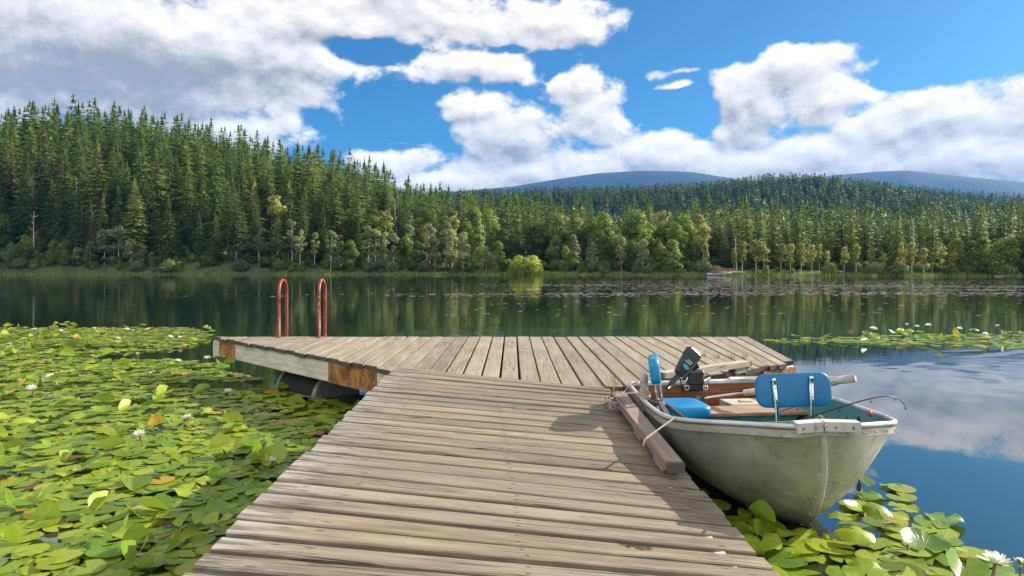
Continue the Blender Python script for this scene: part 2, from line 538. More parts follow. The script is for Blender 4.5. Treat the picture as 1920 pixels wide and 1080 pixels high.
def _blue(g):
    p = g.pos(); n = g.noise(p, 5, 3); f = g.noise(p, 220, 2)
    c = g.mix(g.ss(n, .3, .75), (.003, .15, .36), (.008, .24, .48))
    return bsdf(g, c, .38, g.bump(f + n * 2, .08, .002))
M['blue'] = material('blue_vinyl', _blue)
M['blueback'] = material('blue_shell', lambda g: bsdf(g, g.mix(g.ss(g.noise(g.pos(), 6, 3), .3, .7), (.002, .125, .31), (.004, .17, .37)), .42))
M['chrome'] = material('chrome', lambda g: bsdf(g, (.75, .75, .76), g.m('ADD', g.noise(g.pos(), 30, 2) * .12, .06), metal=1.0))
M['black'] = material('black_plastic', lambda g: bsdf(g, g.mix(g.noise(g.pos(), 12, 3), (.008, .009, .011), (.022, .023, .027)), .38, g.bump(g.noise(g.pos(), 300, 2), .1, .001)))
M['tealmark'] = material('teal_print', lambda g: bsdf(g, (.0, .36, .38), .4))
M['white'] = material('white_print', lambda g: bsdf(g, (.75, .76, .76), .5))
M['red'] = material('red_plastic', lambda g: bsdf(g, g.mix(g.noise(g.pos(), 60, 2), (.45, .01, .01), (.7, .03, .02)), .35))
M['dark'] = material('dark_metal', lambda g: bsdf(g, g.mix(g.noise(g.pos(), 30, 2), (.01, .01, .012), (.05, .05, .055)), .4, metal=.4))
def _rope(g):
    p = g.pos(); w = g.noise(p, 160, 2)
    return bsdf(g, g.mix(g.ss(w, .35, .65), (.20, .17, .12), (.42, .38, .30)), .9, g.bump(w, .6, .004))
M['rope'] = material('rope_fibre', _rope)
def _oar(g):
    p = g.pos(); n = g.noise(g.vm('MULTIPLY', p, (8, 30, 30)), 1.0, 4, .6)
    return bsdf(g, g.mix(g.ss(n, .3, .7), (.30, .28, .22), (.56, .53, .45)), .75, g.bump(n, .3, .003))
M['oar'] = material('grey_oar_wood', _oar)
M['grease'] = material('leather_collar', lambda g: bsdf(g, g.mix(g.noise(g.pos(), 40, 3), (.30, .24, .12), (.52, .43, .26)), .7))
def _redpaint(g):
    p = g.pos(); n = g.noise(g.vm('MULTIPLY', p, (1, 1, .45)), 34, 4, .6); k = g.noise(p, 21, 3)
    c = g.mix(g.ss(g.noise(p, 10, 3), .3, .7), (.20, .016, .010), (.36, .045, .028))
    c = g.mix(g.ss(n, .62, .66), c, (.34, .30, .28))
    c = g.mix(g.ss(k, .66, .69), c, (.55, .33, .03))
    c = g.mix(g.ss(g.noise(p, 27, 2), .67, .70), c, (.05, .06, .22))
    return bsdf(g, c, .45, g.bump(n, .2, .002))
M['redpaint'] = material('chipped_red_paint', _redpaint)
M['drum'] = material('drum_plastic', lambda g: bsdf(g, g.mix(g.noise(g.pos(), 8, 4), (.008, .008, .009), (.022, .022, .022)), .7, spec=.2))
M['galv'] = material('galvanised_rim', lambda g: bsdf(g, g.mix(g.noise(g.pos(), 12, 4), (.12, .12, .11), (.28, .28, .26)), .5, metal=.3))

# ------------------------------------------------------------------ lake
def _water(g):
    p = g.pos(); x, y, z = g.sep(p)
    n1 = g.noise(g.xyz(x, y * 1.7, 0), 2.6, 3, .55)
    n2 = g.noise(g.xyz(x * .8, y, 3), .55, 2, .5)
    calm = g.ss(g.noise(g.xyz(x * .05, y * .12, 0), 1.0, 2), .36, .62)
    near = g.ss(y, 5.0, 11.0)
    amp = g.m('MULTIPLY_ADD', near * g.m('MULTIPLY_ADD', calm, .8, .2), .0050, .0005)
    # rings travelling out from under the lily patch on the right
    dx = x - 10.8; dy = y - 6.3
    r = g.m('SQRT', dx * dx + dy * dy * 1.0)
    rw = g.m('SINE', (r + g.noise(g.xyz(x, y, 5), .6, 2) * .7) * 9.5)
    rmask = g.ss(g.m('ABSOLUTE', r - 4.6), 2.6, .6) * g.ss(y, 7.0, 8.4) * g.ss(y, 13.5, 10.5) * g.ss(g.noise(g.xyz(x * .5, y * .9, 8), 1.0, 2), .38, .6)
    east = g.ss(x, 2.0, 4.0) * g.ss(y, 16.0, 12.5)
    h = (n1 * .8 + n2 * 1.6) * amp * g.m('MULTIPLY_ADD', east, -.8, 1.0) + rw * rmask * .0042
    nd = g.n('ShaderNodeBump'); g.put(nd.inputs['Height'], h)
    nd.inputs['Strength'].default_value = 1.0; nd.inputs['Distance'].default_value = 1.0
    deep = g.mix(g.noise(p, .12, 2), (.005, .016, .010), (.008, .022, .014))
    return bsdf(g, deep, .015, E(g, nd.outputs[0]), ior=2.4)
M['water'] = material('lake_water', _water)
wm = MB()
wm.add([(-900, -60, 0), (900, -60, 0), (900, 420, 0), (-900, 420, 0)], [(0, 1, 2, 3)])
water = tag(wm.build('lake_water', M['water']), 'calm dark green lake surface mirroring forest and clouds', kind='structure')

# ------------------------------------------------------------------ land
SR = [-1.2, -.75, -.55, -.41, -.30, -.20, -.14, -.09, 0, .10, .5, .75, 1.2]
SV = [.44, .425, .40, .36, .295, .215, .15, .11, .085, .045, .05, .075, .10]
def shore(x):
    return interp(x, [-400, -120, -40, 0, 25, 45, 70, 110, 400], [160, 150, 149, 147, 139, 130, 124, 113, 104]) + .8 * math.sin(x * .31) + .5 * math.sin(x * .83 + 1)
def ground(x, y):
    d = y - shore(x)
    if d < 0: return max(-3.0, d * .35) - .05
    s = interp(x / max(y, 1), SR, SV)
    rise = .5 * (1 - math.exp(-d / 3.0))
    dd = min(d, 125.0)
    z = rise + s * (dd * .93 + 4 * (1 - math.exp(-dd / 14)))
    if d > 125: z -= (d - 125) * .10
    z += .9 * math.sin(x * .061 + y * .043) * min(1, d / 30)
    return max(z, 1.0 if d > 125 else z)
HP = [-.3, 0, .11, .227, .305, .383, .46, .58, .66, .735, .85, 1.1]
HY = [360, 361, 360, 350, 341, 335, 339, 357, 370, 382, 390, 392]
def hill_top(r, Y, drop): return (HOR - interp(r, HP, HY)) / F * Y + CAMZ - drop
def hill(x, y):
    r = x / y
    top = hill_top(r, 900, 14.5)
    t = min(max((y - 480) / 420, 0), 1)
    t = t * t * (3 - 2 * t)
    return 2 + (top - 2) * t + 3 * math.sin(x * .02) * math.sin(y * .017) * t
R2P = [.25, .40, .47, .54, .62, .70, .80, 1.1]
R2Y = [360, 346, 344, 346, 357, 366, 372, 376]
def ridge(x, y):
    r = x / y
    top = (HOR - interp(r, R2P, R2Y)) / F * 1500 + CAMZ - 17
    t = min(max((y - 1050) / 450, 0), 1); t = t * t * (3 - 2 * t)
    return 2 + (top - 2) * t

def _soil(g):
    p = g.pos(); n = g.noise(p, .35, 5, .6); n2 = g.noise(p, 2.5, 3)
    c = g.mix(g.ss(n, .35, .65), (.030, .05, .014), (.065, .095, .024))
    c = g.mix(g.ss(n2, .5, .7) * .3, c, (.10, .08, .04))
    return bsdf(g, c, .95, g.bump(n2, .5, .2))
M['soil'] = material('forest_floor', _soil)
def grid(name, xs_of, ys, zf, mat, label, **k):
    V_, Fc = [], []
    ncol = None
    for y in ys:
        xs = xs_of(y); ncol = len(xs)
        for x in xs: V_.append((x, y, zf(x, y)))
    for j in range(len(ys) - 1):
        for i in range(ncol - 1):
            a = j * ncol + i
            Fc.append((a, a + 1, a + ncol + 1, a + ncol))
    me = np_mesh(name, V_, Fc, [mat], smooth=True)
    return tag(link(name, me), label, kind='structure')
ys = list(np.arange(96, 200, 2.0)) + list(np.arange(200, 300, 5)) + list(np.arange(300, 480, 20))
grid('ground', lambda y: list(np.linspace(-1.15 * max(y, 150), 1.15 * max(y, 150), 150)), ys, ground, M['soil'], 'wooded bank rising from the lake')
def _farwood(g):
    p = g.pos(); n = g.noise(g.vm('MULTIPLY', p, (1, .5, 1)), .045, 4, .65); n2 = g.noise(p, .004, 3)
    c = g.mix(g.ss(n, .3, .7), (.006, .013, .010), (.020, .034, .018))
    c = g.mix(g.ss(n2, .55, .7) * .4, c, (.045, .06, .03))
    return bsdf(g, c, .95, g.bump(n, 1.0, 8.0))
M['farwood'] = material('distant_forest_slope', _farwood)
grid('forested_hill', lambda y: list(np.linspace(-.35 * y, 1.15 * y, 120)), list(np.arange(460, 1300, 20)), lambda x, y: hill(x, min(y, 900)) - max(0, y - 900) * .12, M['farwood'], 'dark green forested hill beyond the lake')
grid('far_ridge', lambda y: list(np.linspace(.1 * y, 1.2 * y, 90)), list(np.arange(1040, 1900, 30)), lambda x, y: ridge(x, min(y, 1500)) - max(0, y - 1500) * .12, M['farwood'], 'second forested ridge behind the hill')
MP = [-.6, -.2, 0, .07, .125, .19, .26, .30, .36, .40, .46, .53, .58, .64, .70, .76, .9, 1.3]
MY = [420, 372, 351, 336, 326, 321, 323, 331, 342, 343, 331, 323, 321, 329, 337, 343, 352, 380]
def mount(x, y):
    r = x / y
    t = min(max((y - 3400) / 1600, 0), 1); t = t * t * (3 - 2 * t)
    w = 24 * math.sin(x * .004 + y * .003) + 15 * math.sin(x * .011 - y * .006) + 9 * math.sin(x * .023 + y * .017)
    return ((HOR - interp(r, MP, MY)) / F * 5000 + w * (1 - abs(2 * t - 1))) * t
grid('mountains', lambda y: list(np.linspace(-.9 * y, 1.4 * y, 200)), list(np.arange(1800, 5600, 80)), lambda x, y: mount(x, min(y, 5000)) - max(0, y - 5000) * .3, M['farwood'], 'blue hazy mountains on the skyline')

# ------------------------------------------------------------------ trees
def leafmat(name, c0, c1, c2, trans=.3, rough=.6, warm=.0):
    def fn(g):
        r = g.rnd()
        p = g.coord('Object'); n = g.noise(p, .9, 3, .6)
        c = g.mix(g.ss(n, .3, .7), c0, c1)
        c = g.mix(g.ss(r, .45, 1.0) * .75, c, c2)
        c = g.mix(1.0, c, g.mix(g.m('FRACT', r * 7.31), (.62, .66, .70), (1.32, 1.28, 1.15)), 'MULTIPLY')
        return bsdf(g, c, rough, trans=trans, spec=.3)
    return material(name, fn)
M['conifer'] = leafmat('conifer_needles', (.075, .135, .030), (.160, .235, .046), (.205, .255, .050), .42)
M['farfir'] = leafmat('far_needles', (.075, .125, .032), (.115, .175, .040), (.135, .185, .042), .35)
M['tan'] = leafmat('dry_needles', (.20, .16, .06), (.26, .22, .08), (.24, .19, .07), .2)
M['leaf'] = leafmat('green_leaves', (.14, .22, .036), (.22, .305, .055), (.25, .30, .06), .45)
M['aspen'] = leafmat('aspen_leaves', (.21, .265, .115), (.32, .38, .175), (.30, .34, .12), .45)
M['bush'] = leafmat('bush_leaves', (.09, .135, .028), (.15, .20, .045), (.19, .22, .06), .4)
M['gold'] = leafmat('pale_yellow_leaves', (.25, .28, .06), (.37, .39, .09), (.34, .34, .07), .42)
M['willow'] = leafmat('willow_leaves', (.34, .42, .06), (.45, .53, .085), (.44, .50, .08), .45)
def _bark(c0, c1, sc=6):
    def fn(g):
        p = g.coord('Object'); n = g.noise(g.vm('MULTIPLY', p, (sc, sc, 1.2)), 1.0, 4, .6)
        return bsdf(g, g.mix(g.ss(n, .3, .7), c0, c1), .9)
    return fn
M['bark'] = material('brown_bark', _bark((.05, .038, .028), (.13, .10, .075)))
M['white_bark'] = material('white_bark', _bark((.30, .29, .26), (.62, .60, .55), 3))

nr = np.random.RandomState(3)
def conifer(H, Rm, whorls, dens, leaf, bare=.05, seed=0, slim=.85, gappy=0):
    """triangles of a conifer crown, needles in drooping sprays"""
    r = np.random.RandomState(seed); T = []
    gap = r.rand(whorls)
    for k in range(whorls):
        t = bare + (1 - bare) * (k + r.rand() * .8) / whorls
        if t > .995: continue
        z = t * H
        R = Rm * (min(1, (1 - t) / (1 - bare)) ** slim) * (.72 + .5 * r.rand()) + .06
        if t < bare + .12: R *= .75
        if gappy and gap[k] < gappy: R *= .55
        nb = max(4, int((4.5 + 5.5 * (1 - t)) * (.8 + .4 * r.rand())))
        a0 = r.rand() * 6.28
        for b in range(nb):
            az = a0 + 6.283 * (b + .5 * r.rand()) / nb
            L = R * (.62 + .5 * r.rand())
            d = np.array([math.cos(az), math.sin(az), 0]); s = np.array([-d[1], d[0], 0])
            dr = -.22 - .35 * (1 - t) + .25 * r.rand() + 3.2 * max(0, t - .72)
            lf = leaf * (.40 + .60 * min(1, (1 - t) / .35))
            m = max(2, int(L * dens))
            for q in range(m):
                u = .22 + .78 * (q + r.rand()) / m
                c = d * L * u + np.array([0, 0, z + dr * L * u * (1.25 - .45 * u)]) + (r.rand(3) - .5) * .22
                w = lf * (.55 + .6 * r.rand()) * (1.15 - .5 * u)
                ln = lf * (1.1 + .9 * r.rand())
                sw = (r.rand() - .5) * 1.7
                dd = d * math.cos(sw) + s * math.sin(sw); dd = dd + np.array([0, 0, dr * .8 - .25 * r.rand()])
                ss = np.cross(dd, [0, 0, 1.0]); ss /= (np.linalg.norm(ss) + 1e-6)
                ss = ss * math.cos(1.2 * (r.rand() - .5)) + np.array([0, 0, 1]) * math.sin(1.6 * (r.rand() - .5))
                T += [c - ss * w * .5, c + ss * w * .5, c + dd * ln]
    # leader
    for q in range(6):
        az = r.rand() * 6.28; d = np.array([math.cos(az), math.sin(az), 0]); z = H * (.90 + .018 * q); wq = (.42 - .055 * q) * (1 if leaf < 1.5 else 1.8)
        T += [np.array([0, 0, z - .5]) + d * wq, np.array([0, 0, z - .5]) - d * wq, np.array([0, 0, z + 1.5])]
    V_ = np.array(T)
    c = V_.reshape(-1, 3, 3).mean(1)
    rad_ = np.linalg.norm(c[:, :2], axis=1) + .3
    out = np.concatenate([c[:, :2] / rad_[:, None], np.full((len(c), 1), .38)], 1) + r.normal(size=(len(c), 3)) * .30
    return outward_faces(V_, 3, out)
def outward_faces(V_, k, out):
    """wind every face so that it looks away from the trunk and give it the soft normal of its clump"""
    out = out / np.linalg.norm(out, axis=1)[:, None]
    Q = V_.reshape(-1, k, 3)
    gn = np.cross(Q[:, 1] - Q[:, 0], Q[:, 2] - Q[:, 0])
    flip = (gn * out).sum(1) < 0
    Q = Q.copy(); Q[flip] = Q[flip][:, ::-1]
    V_ = Q.reshape(-1, 3)
    return V_, np.arange(len(V_)).reshape(-1, k), np.repeat(out, k, axis=0)
def leafcrown(blobs, per, size, seed, droop=0.0):
    r = np.random.RandomState(seed); C = []; O = []
    zc = sum(b[2] for b in blobs) / len(blobs)
    for (x, y, z, R) in blobs:
        n = int(per * R * R)
        v = r.normal(size=(n, 3)); v /= np.linalg.norm(v, axis=1)[:, None]
        rr = R * (.55 + .5 * r.rand(n) ** .6)
        O.append(v * .8 + np.array([x, y, (z - zc) * .5 + .6]) * .30 + r.normal(size=(n, 3)) * .25)
        C.append(np.array([x, y, z]) + v * rr[:, None] * np.array([1, 1, .85]))
    C = np.concatenate(C); n = len(C)
    a = r.normal(size=(n, 3)); a[:, 2] -= droop; a /= np.linalg.norm(a, axis=1)[:, None]
    b = np.cross(a, r.normal(size=(n, 3))); b /= np.linalg.norm(b, axis=1)[:, None]
    s = (size * (.6 + .8 * r.rand(n)))[:, None]
    V_ = np.stack([C - a * s, C + b * s * .55, C + a * s * (1 + droop), C - b * s * .55], 1).reshape(-1, 3)
    return outward_faces(V_, 4, np.concatenate(O))
def blobset(kind, H, Wd, seed):
    r = random.Random(seed); B = []
    if kind == 'round':
        for _ in range(34):
            t = r.uniform(.14, .95); rr = Wd * math.sin(math.pi * min(1, .12 + t * .86)) ** .7
            a = r.uniform(0, 6.28); q = rr * r.uniform(.35, .85)
            B.append((q * math.cos(a), q * math.sin(a), t * H, r.uniform(.75, 1.45)))
    elif kind == 'aspen':
        for _ in range(20):
            t = r.uniform(.42, .97); rr = Wd * (1 - abs(t - .68) / .42) ** .6 if abs(t - .68) < .42 else .3
            a = r.uniform(0, 6.28); q = rr * r.uniform(.2, .9)
            B.append((q * math.cos(a), q * math.sin(a), t * H, r.uniform(.55, 1.05)))
    elif kind == 'full':
        for _ in range(26):
            t = r.uniform(.12, .97); rr = Wd * (1.0 - t) ** .5
            a = r.uniform(0, 6.28); q = rr * r.uniform(.2, .95)
            B.append((q * math.cos(a), q * math.sin(a), t * H, r.uniform(.6, 1.1)))
    elif kind == 'willow':
        for _ in range(40):
            v = Vector((r.gauss(0, 1), r.gauss(0, 1), abs(r.gauss(0, 1)))).normalized() * r.uniform(.5, .82)
            B.append((v.x * Wd, v.y * Wd, .08 * H + v.z * H * .92, r.uniform(.7, 1.1)))
    return B
def trunk_mesh(name, H, r0, mat, seed, limbs=None, top=.96):
    rr = random.Random(seed); mb = MB()
    ox, oy = rr.uniform(-.03, .03), rr.uniform(-.03, .03)
    P = [(ox * z * rr.uniform(.6, 1.2), oy * z * rr.uniform(.6, 1.2), z) for z in [-1.0] + [H * top * k / 7 for k in range(8)]]
    mb.tube(P, [r0 * 1.25] + [r0 * (1 - .88 * k / 7) for k in range(8)], 6, False)
    for (z0, az, L, up) in (limbs or []):
        p = Vector((ox * z0, oy * z0, z0)); d = Vector((math.cos(az), math.sin(az), up))
        mb.tube([p, p + d * L * .5, p + d * L + Vector((0, 0, .15 * L))], [r0 * .45, r0 * .28, r0 * .1], 4, False)
    me = bpy.data.meshes.new(name); me.from_pydata(mb.v, [], mb.f); me.materials.append(mat)
    me.polygons.foreach_set('use_smooth', [True] * len(mb.f)); me.update()
    return me
def soup(name, VF, mat): return np_mesh(name, VF[0], VF[1], [mat], nrm=VF[2])

PROTO = {}
def proto(key, cmesh, tmesh, H): PROTO.setdefault(key, []).append((cmesh, tmesh, H))
SH = dict(H=20.0)
CV = [conifer(20, 3.2, 46, 4.3, .50, .04, 11, .95), conifer(20, 2.6, 44, 4.5, .48, .05, 12, .85), conifer(20, 3.7, 42, 4.0, .54, .03, 13, 1.05),
      conifer(20, 2.5, 40, 4.4, .46, .14, 14, .7, .25), conifer(20, 3.0, 44, 4.3, .50, .07, 15, .8, .15), conifer(20, 3.4, 46, 4.2, .50, .03, 16, 1.15),
      conifer(20, 3.4, 44, 4.0, .50, .10, 17, .6, .3), conifer(20, 2.2, 40, 4.6, .46, .22, 18, .65, .35)]
for i, vf in enumerate(CV):
    proto('conifer', soup('conifer_crown', vf, M['conifer']), trunk_mesh('conifer_trunk', 20, .26, M['bark'], i), 20)
proto('tan', soup('dry_conifer_crown', conifer(20, 2.6, 30, 2.6, .55, .1, 31, .7), M['tan']), trunk_mesh('dry_trunk', 20, .24, M['bark'], 9), 20)
def lb(n, H, lo, hi, L, seed):
    r = random.Random(seed); return [(r.uniform(lo, hi) * H, r.uniform(0, 6.28), r.uniform(.5, 1) * L, r.uniform(.3, .9)) for _ in range(n)]
for s in range(4):
    proto('leaf', soup('broadleaf_crown', leafcrown(blobset('round', 12, 3.2, 40 + s), 62, .26, 50 + s), M['leaf']), trunk_mesh('broadleaf_trunk', 12, .2, M['bark'], 60 + s, lb(7, 12, .2, .7, 2.6, s)), 12)
for s in range(4):
    proto('aspen', soup('aspen_crown', leafcrown(blobset('aspen', 14, 2.1, 70 + s), 95, .22, 80 + s), M['aspen']), trunk_mesh('aspen_trunk', 14, .15, M['white_bark'], 90 + s, lb(7, 14, .4, .85, 1.5, s)), 14)
for s in range(3):
    proto('gold', soup('golden_crown', leafcrown(blobset('aspen', 11, 1.9, 170 + s), 105, .22, 180 + s), M['gold']), trunk_mesh('slender_trunk', 11, .13, M['white_bark'], 190 + s, lb(6, 11, .4, .85, 1.3, s)), 11)
for s in range(3):
    proto('full', soup('bushy_crown', leafcrown(blobset('full', 10, 2.4, 270 + s), 80, .24, 280 + s), M['aspen']), trunk_mesh('bushy_trunk', 10, .13, M['white_bark'], 290 + s, lb(6, 10, .2, .8, 1.5, s)), 10)
proto('willow', soup('willow_crown', leafcrown(blobset('willow', 6.4, 3.1, 5), 130, .20, 6, .5), M['willow']), trunk_mesh('willow_trunk', 6.4, .22, M['bark'], 7, lb(8, 6.4, .15, .6, 2.2, 3)), 6.4)
proto('shrub', soup('shrub_foliage', leafcrown(blobset('full', 3.2, 1.5, 8), 110, .18, 9), M['leaf']), trunk_mesh('shrub_stem', 3.2, .05, M['bark'], 8, lb(5, 3.2, .05, .4, 1.2, 4)), 3.2)
proto('shrub', soup('shrub_foliage', leafcrown(blobset('round', 2.8, 1.3, 18), 60, .18, 19), M['aspen']), trunk_mesh('shrub_stem', 2.8, .05, M['bark'], 18, lb(5, 2.8, .05, .4, 1.2, 5)), 2.8)

def tree(name, key, x, y, H, label, group, wide=1.0, variant=None):
    v = PROTO[key][rng.randrange(len(PROTO[key])) if variant is None else variant]
    o = bpy.data.objects.new(name, None); COL.objects.link(o)
    o.location = (x, y, ground(x, y) - .15); o.rotation_euler = (U(-.03, .03), U(-.03, .03), U(0, 6.28))
    s = H / v[2]; o.scale = (s * wide, s * wide, s)
    tag(o, label, 'shrub' if key == 'shrub' else 'tree', group)
    c = bpy.data.objects.new('crown' if key != 'shrub' else 'foliage', v[0]); COL.objects.link(c); c.parent = o
    t = bpy.data.objects.new('trunk' if key != 'shrub' else 'stem', v[1]); COL.objects.link(t); t.parent = o
    return o

def on_shore(xp, back):
    """world x, y for a photograph column, that many metres behind the waterline"""
    r = (xp - 960) / F; Y = 140.0
    for _ in range(8): Y = shore(r * Y) + back
    return r * Y, Y
def tall(xp, ytop, back, x, y): return CAMZ + (HOR - ytop) / F * y - ground(x, y) + .15

# named shore trees: column, row of the top, metres behind the waterline, kind, width factor
taken = []
def shore_tree(xp, yt, back, key, name, label, group=None, wide=1.0, variant=None):
    x, y = on_shore(xp, back * (.62 if back < 10 else 1))
    H = max(1.5, tall(xp, yt, back, x, y))
    taken.append((x, y))
    return tree(name, key, x, y, H, label, group, wide, variant)
shore_tree(986, 466, -.5, 'willow', 'willow_tree', 'round bright yellow green willow at the water edge', None, 1.35)
g1 = 'silvery poplars at the foot of the left slope'
for xp, yt, b in ((168, 452, 4), (196, 428, 6), (222, 422, 6), (246, 446, 5), (266, 462, 4), (146, 462, 5), (284, 474, 4)):
    shore_tree(xp, yt, b, 'full', 'poplar_tree', 'pale silvery green poplar in the clump at the foot of the tall left slope', g1, 1.25)
g2 = 'aspens with white trunks before the dark firs'
for xp, yt, b in ((486, 428, 5), (520, 420, 8), (548, 412, 6), (562, 428, 4), (590, 436, 6), (620, 432, 3), (634, 440, 8), (690, 424, 4), (704, 430, 4), (722, 432, 7), (738, 438, 4), (768, 416, 9), (806, 420, 4), (835, 412, 6)):
    shore_tree(xp, yt, b, 'aspen', 'aspen_tree', 'grey green aspen with a bare white trunk standing before the dark firs', g2, 1.05)
g3 = 'leafy trees near the willow'
for xp, yt, b, k in ((655, 450, 4, 'leaf'), (765, 445, 5, 'leaf'), (786, 452, 6, 'leaf'), (815, 440, 4, 'full'), (848, 430, 5, 'full'), (868, 436, 4, 'full'), (893, 440, 6, 'leaf'), (912, 462, 4, 'full'), (922, 474, 4, 'full'),
                    (935, 452, 7, 'leaf'), (945, 430, 14, 'leaf'), (965, 440, 14, 'leaf'), (1010, 418, 18, 'leaf'), (1040, 444, 12, 'leaf'), (1062, 462, 6, 'leaf'), (1075, 440, 12, 'full'), (1095, 425, 18, 'leaf'), (1110, 455, 6, 'full'),
                    (1135, 440, 10, 'leaf'), (1165, 446, 8, 'full'), (1185, 452, 8, 'leaf'), (1205, 452, 6, 'full'), (1238, 456, 7, 'leaf'), (1258, 450, 8, 'leaf'), (875, 416, 22, 'leaf'), (850, 405, 26, 'gold'), (925, 418, 24, 'leaf'), (1060, 405, 30, 'gold'), (1085, 410, 26, 'gold'), (1110, 408, 30, 'leaf')):
    shore_tree(xp, yt, b, k, 'broadleaf_tree', 'leafy green broadleaf tree on the shore around the yellow willow', g3, U(.95, 1.2))
g4 = 'slender aspens in a row on the shore behind the boat'
for xp, yt, b in ((1376, 466, 6), (1391, 452, 4), (1418, 450, 3), (1432, 456, 4), (1464, 458, 5), (1482, 456, 3), (1502, 456, 4), (1522, 460, 5), (1536, 456, 3), (1551, 470, 4), (1583, 464, 3), (1605, 458, 4), (1632, 468, 6), (1656, 474, 4),
                  (1690, 456, 4), (1710, 456, 3), (1733, 464, 3), (1748, 474, 4), (1766, 462, 6), (1786, 474, 3)):
    shore_tree(xp, yt, b, 'gold', 'slender_aspen', 'slender aspen with a pale yellow crown in the row on the shore behind the boat', g4, U(.85, 1.1))
shore_tree(1323, 460, 3, 'full', 'birch_tree', 'slim light green birch alone by the brown clearing', None, .7)
g5 = 'large leafy trees at the end of the far shore'
for xp, yt, b in ((1816, 452, 6), (1842, 446, 5), (1874, 448, 6), (1893, 444, 5), (1916, 440, 6), (1946, 436, 6), (1980, 440, 6), (1795, 448, 14)):
    shore_tree(xp, yt, b, 'leaf', 'broadleaf_tree', 'large rounded leafy tree in the clump past the aspens, near the floating raft', g5, 1.05)
g6 = 'bushy trees where the left bank meets the frame'
for xp, yt, b in ((-20, 440, 6), (8, 400, 14), (25, 455, 5), (48, 440, 9), (70, 470, 4), (100, 452, 6), (122, 470, 5), (20, 480, 3), (-45, 420, 12)):
    shore_tree(xp, yt, b, 'leaf', 'broadleaf_tree', 'low yellow green bushy tree on the bank left of the silvery poplars', g6, 1.0)
g8 = 'broadleaf trees scattered up the slope'
for k in range(70):
    r_ = U(-.36, .30); back = U(12, 44); xp = 960 + F * r_; x, y = on_shore(xp, back)
    if any((q[0] - x) ** 2 + (q[1] - y) ** 2 < 16 for q in taken): continue
    taken.append((x, y))
    tree('broadleaf_tree', rng.choice(('leaf', 'leaf', 'full', 'gold', 'leaf')), x, y, U(9, 14), 'bright green broadleaf tree among the conifers behind the shore row', g8, U(.9, 1.2))
g7 = 'shrubs along the waterline'
for k in range(130):
    xp = U(-40, 1960); x, y = on_shore(xp, U(1.2, 5))
    if 1335 < xp < 1400 or 945 < xp < 1050: continue
    tree('shrub', 'shrub', x, y, U(.8, 2.3), 'low green shrub at the waterline under the far trees', g7, U(1, 1.5))
dry = shore_tree(205, 278, 92, 'tan', 'dry_conifer', 'tan dying conifer among the green ones high on the left slope', None, .9)
dead = on_shore(1381, 4)
o_ = thing('dead_snag', (dead[0], dead[1], ground(*dead)), 'bare pale dead trunk standing by the brown clearing', 'dead tree')
tm_ = trunk_mesh('trunk', 7.5, .17, M['white_bark'], 55, lb(4, 7.5, .5, .9, .7, 77)); k_ = bpy.data.objects.new('trunk', tm_); COL.objects.link(k_); k_.parent = o_

# conifers
cand = []
def try_fill(n, d0, d1, gapm, r0=-.86, r1=.9):
    cells = {}
    for c in cand: cells.setdefault((int(c[0] // 6), int(c[1] // 6)), []).append(c)
    for _ in range(n):
        r = U(r0, r1); d = d0 + (d1 - d0) * rng.random() ** .85
        Y = 140
        for _k in range(5): Y = shore(r * Y) + d
        x = r * Y
        xp = 960 + F * r
        if 1330 < xp < 1378 and d < 9: continue
        if xp < 135 and d < 15: continue
        cx, cy = int(x // 6), int(Y // 6); ok = True
        for i in (-1, 0, 1):
            for j in (-1, 0, 1):
                for q in cells.get((cx + i, cy + j), []):
                    if (q[0] - x) ** 2 + (q[1] - Y) ** 2 < gapm * gapm: ok = False
        if d < 34 and any(abs(q[0] - x) < 2.6 and -9 < q[1] - Y < 9 and (q[1] > Y - 2.2) for q in taken): ok = False
        if ok:
            c = (x, Y, d); cand.append(c); cells.setdefault((cx, cy), []).append(c)
try_fill(2500, 4, 18, 3.7, -.86, -.22)
try_fill(16000, 9, 140, 4.25)
# the treetops follow the photograph's skyline
TP = [-1.2, -.75, -.70, -.625, -.547, -.42, -.40, -.345, -.33, -.25, -.21, -.155, -.085, 0, .08, .2, .32, .40, .5, .62, .75, 1.2]
TY = [170, 190, 186, 182, 200, 232, 222, 268, 252, 282, 292, 332, 347, 352, 360, 368, 366, 372, 376, 388, 372, 360]
def conifer_height(x, y, d):
    r = x / y; base = ground(x, y)
    lim = CAMZ + (HOR - interp(r, TP, TY) + (U(-10, 8) if rng.random() < .38 else -U(5, 38))) / F * y - base
    H = (U(14, 24.5) if r < .1 else U(12, 20)) * (1 if rng.random() < .75 else U(.6, .8))
    if d < 14: H *= U(.55, .95)
    return H, lim
trees = []
for (x, y, d) in cand:
    H, lim = conifer_height(x, y, d)
    if lim < 6: continue
    if H > lim: H = lim * U(.9, 1.04)
    trees.append((x, y, d, H))
trees.sort(key=lambda t: t[1] - t[3] * 2.0)
near = [t for t in trees if abs(t[0] / t[1]) < .78][:288]
ns = set(near)
far = [t for t in trees if t not in ns]
for (x, y, d, H) in near:
    r = x / y
    if r < -.30: lb_, gp = 'tall dark conifer in the dense stand covering the steep slope behind the lily field', 'conifers on the steep slope'
    elif r < .13: lb_, gp = 'dark conifer in the stand above the leafy shore trees beyond the ladder and willow', 'conifers beyond the ladder and willow'
    else: lb_, gp = 'dark conifer in the stand behind the row of slender aspens beyond the boat', 'conifers behind the slender aspens'
    tree('conifer_tree', 'conifer', x, y, H, lb_, gp, U(1.05, 1.5))

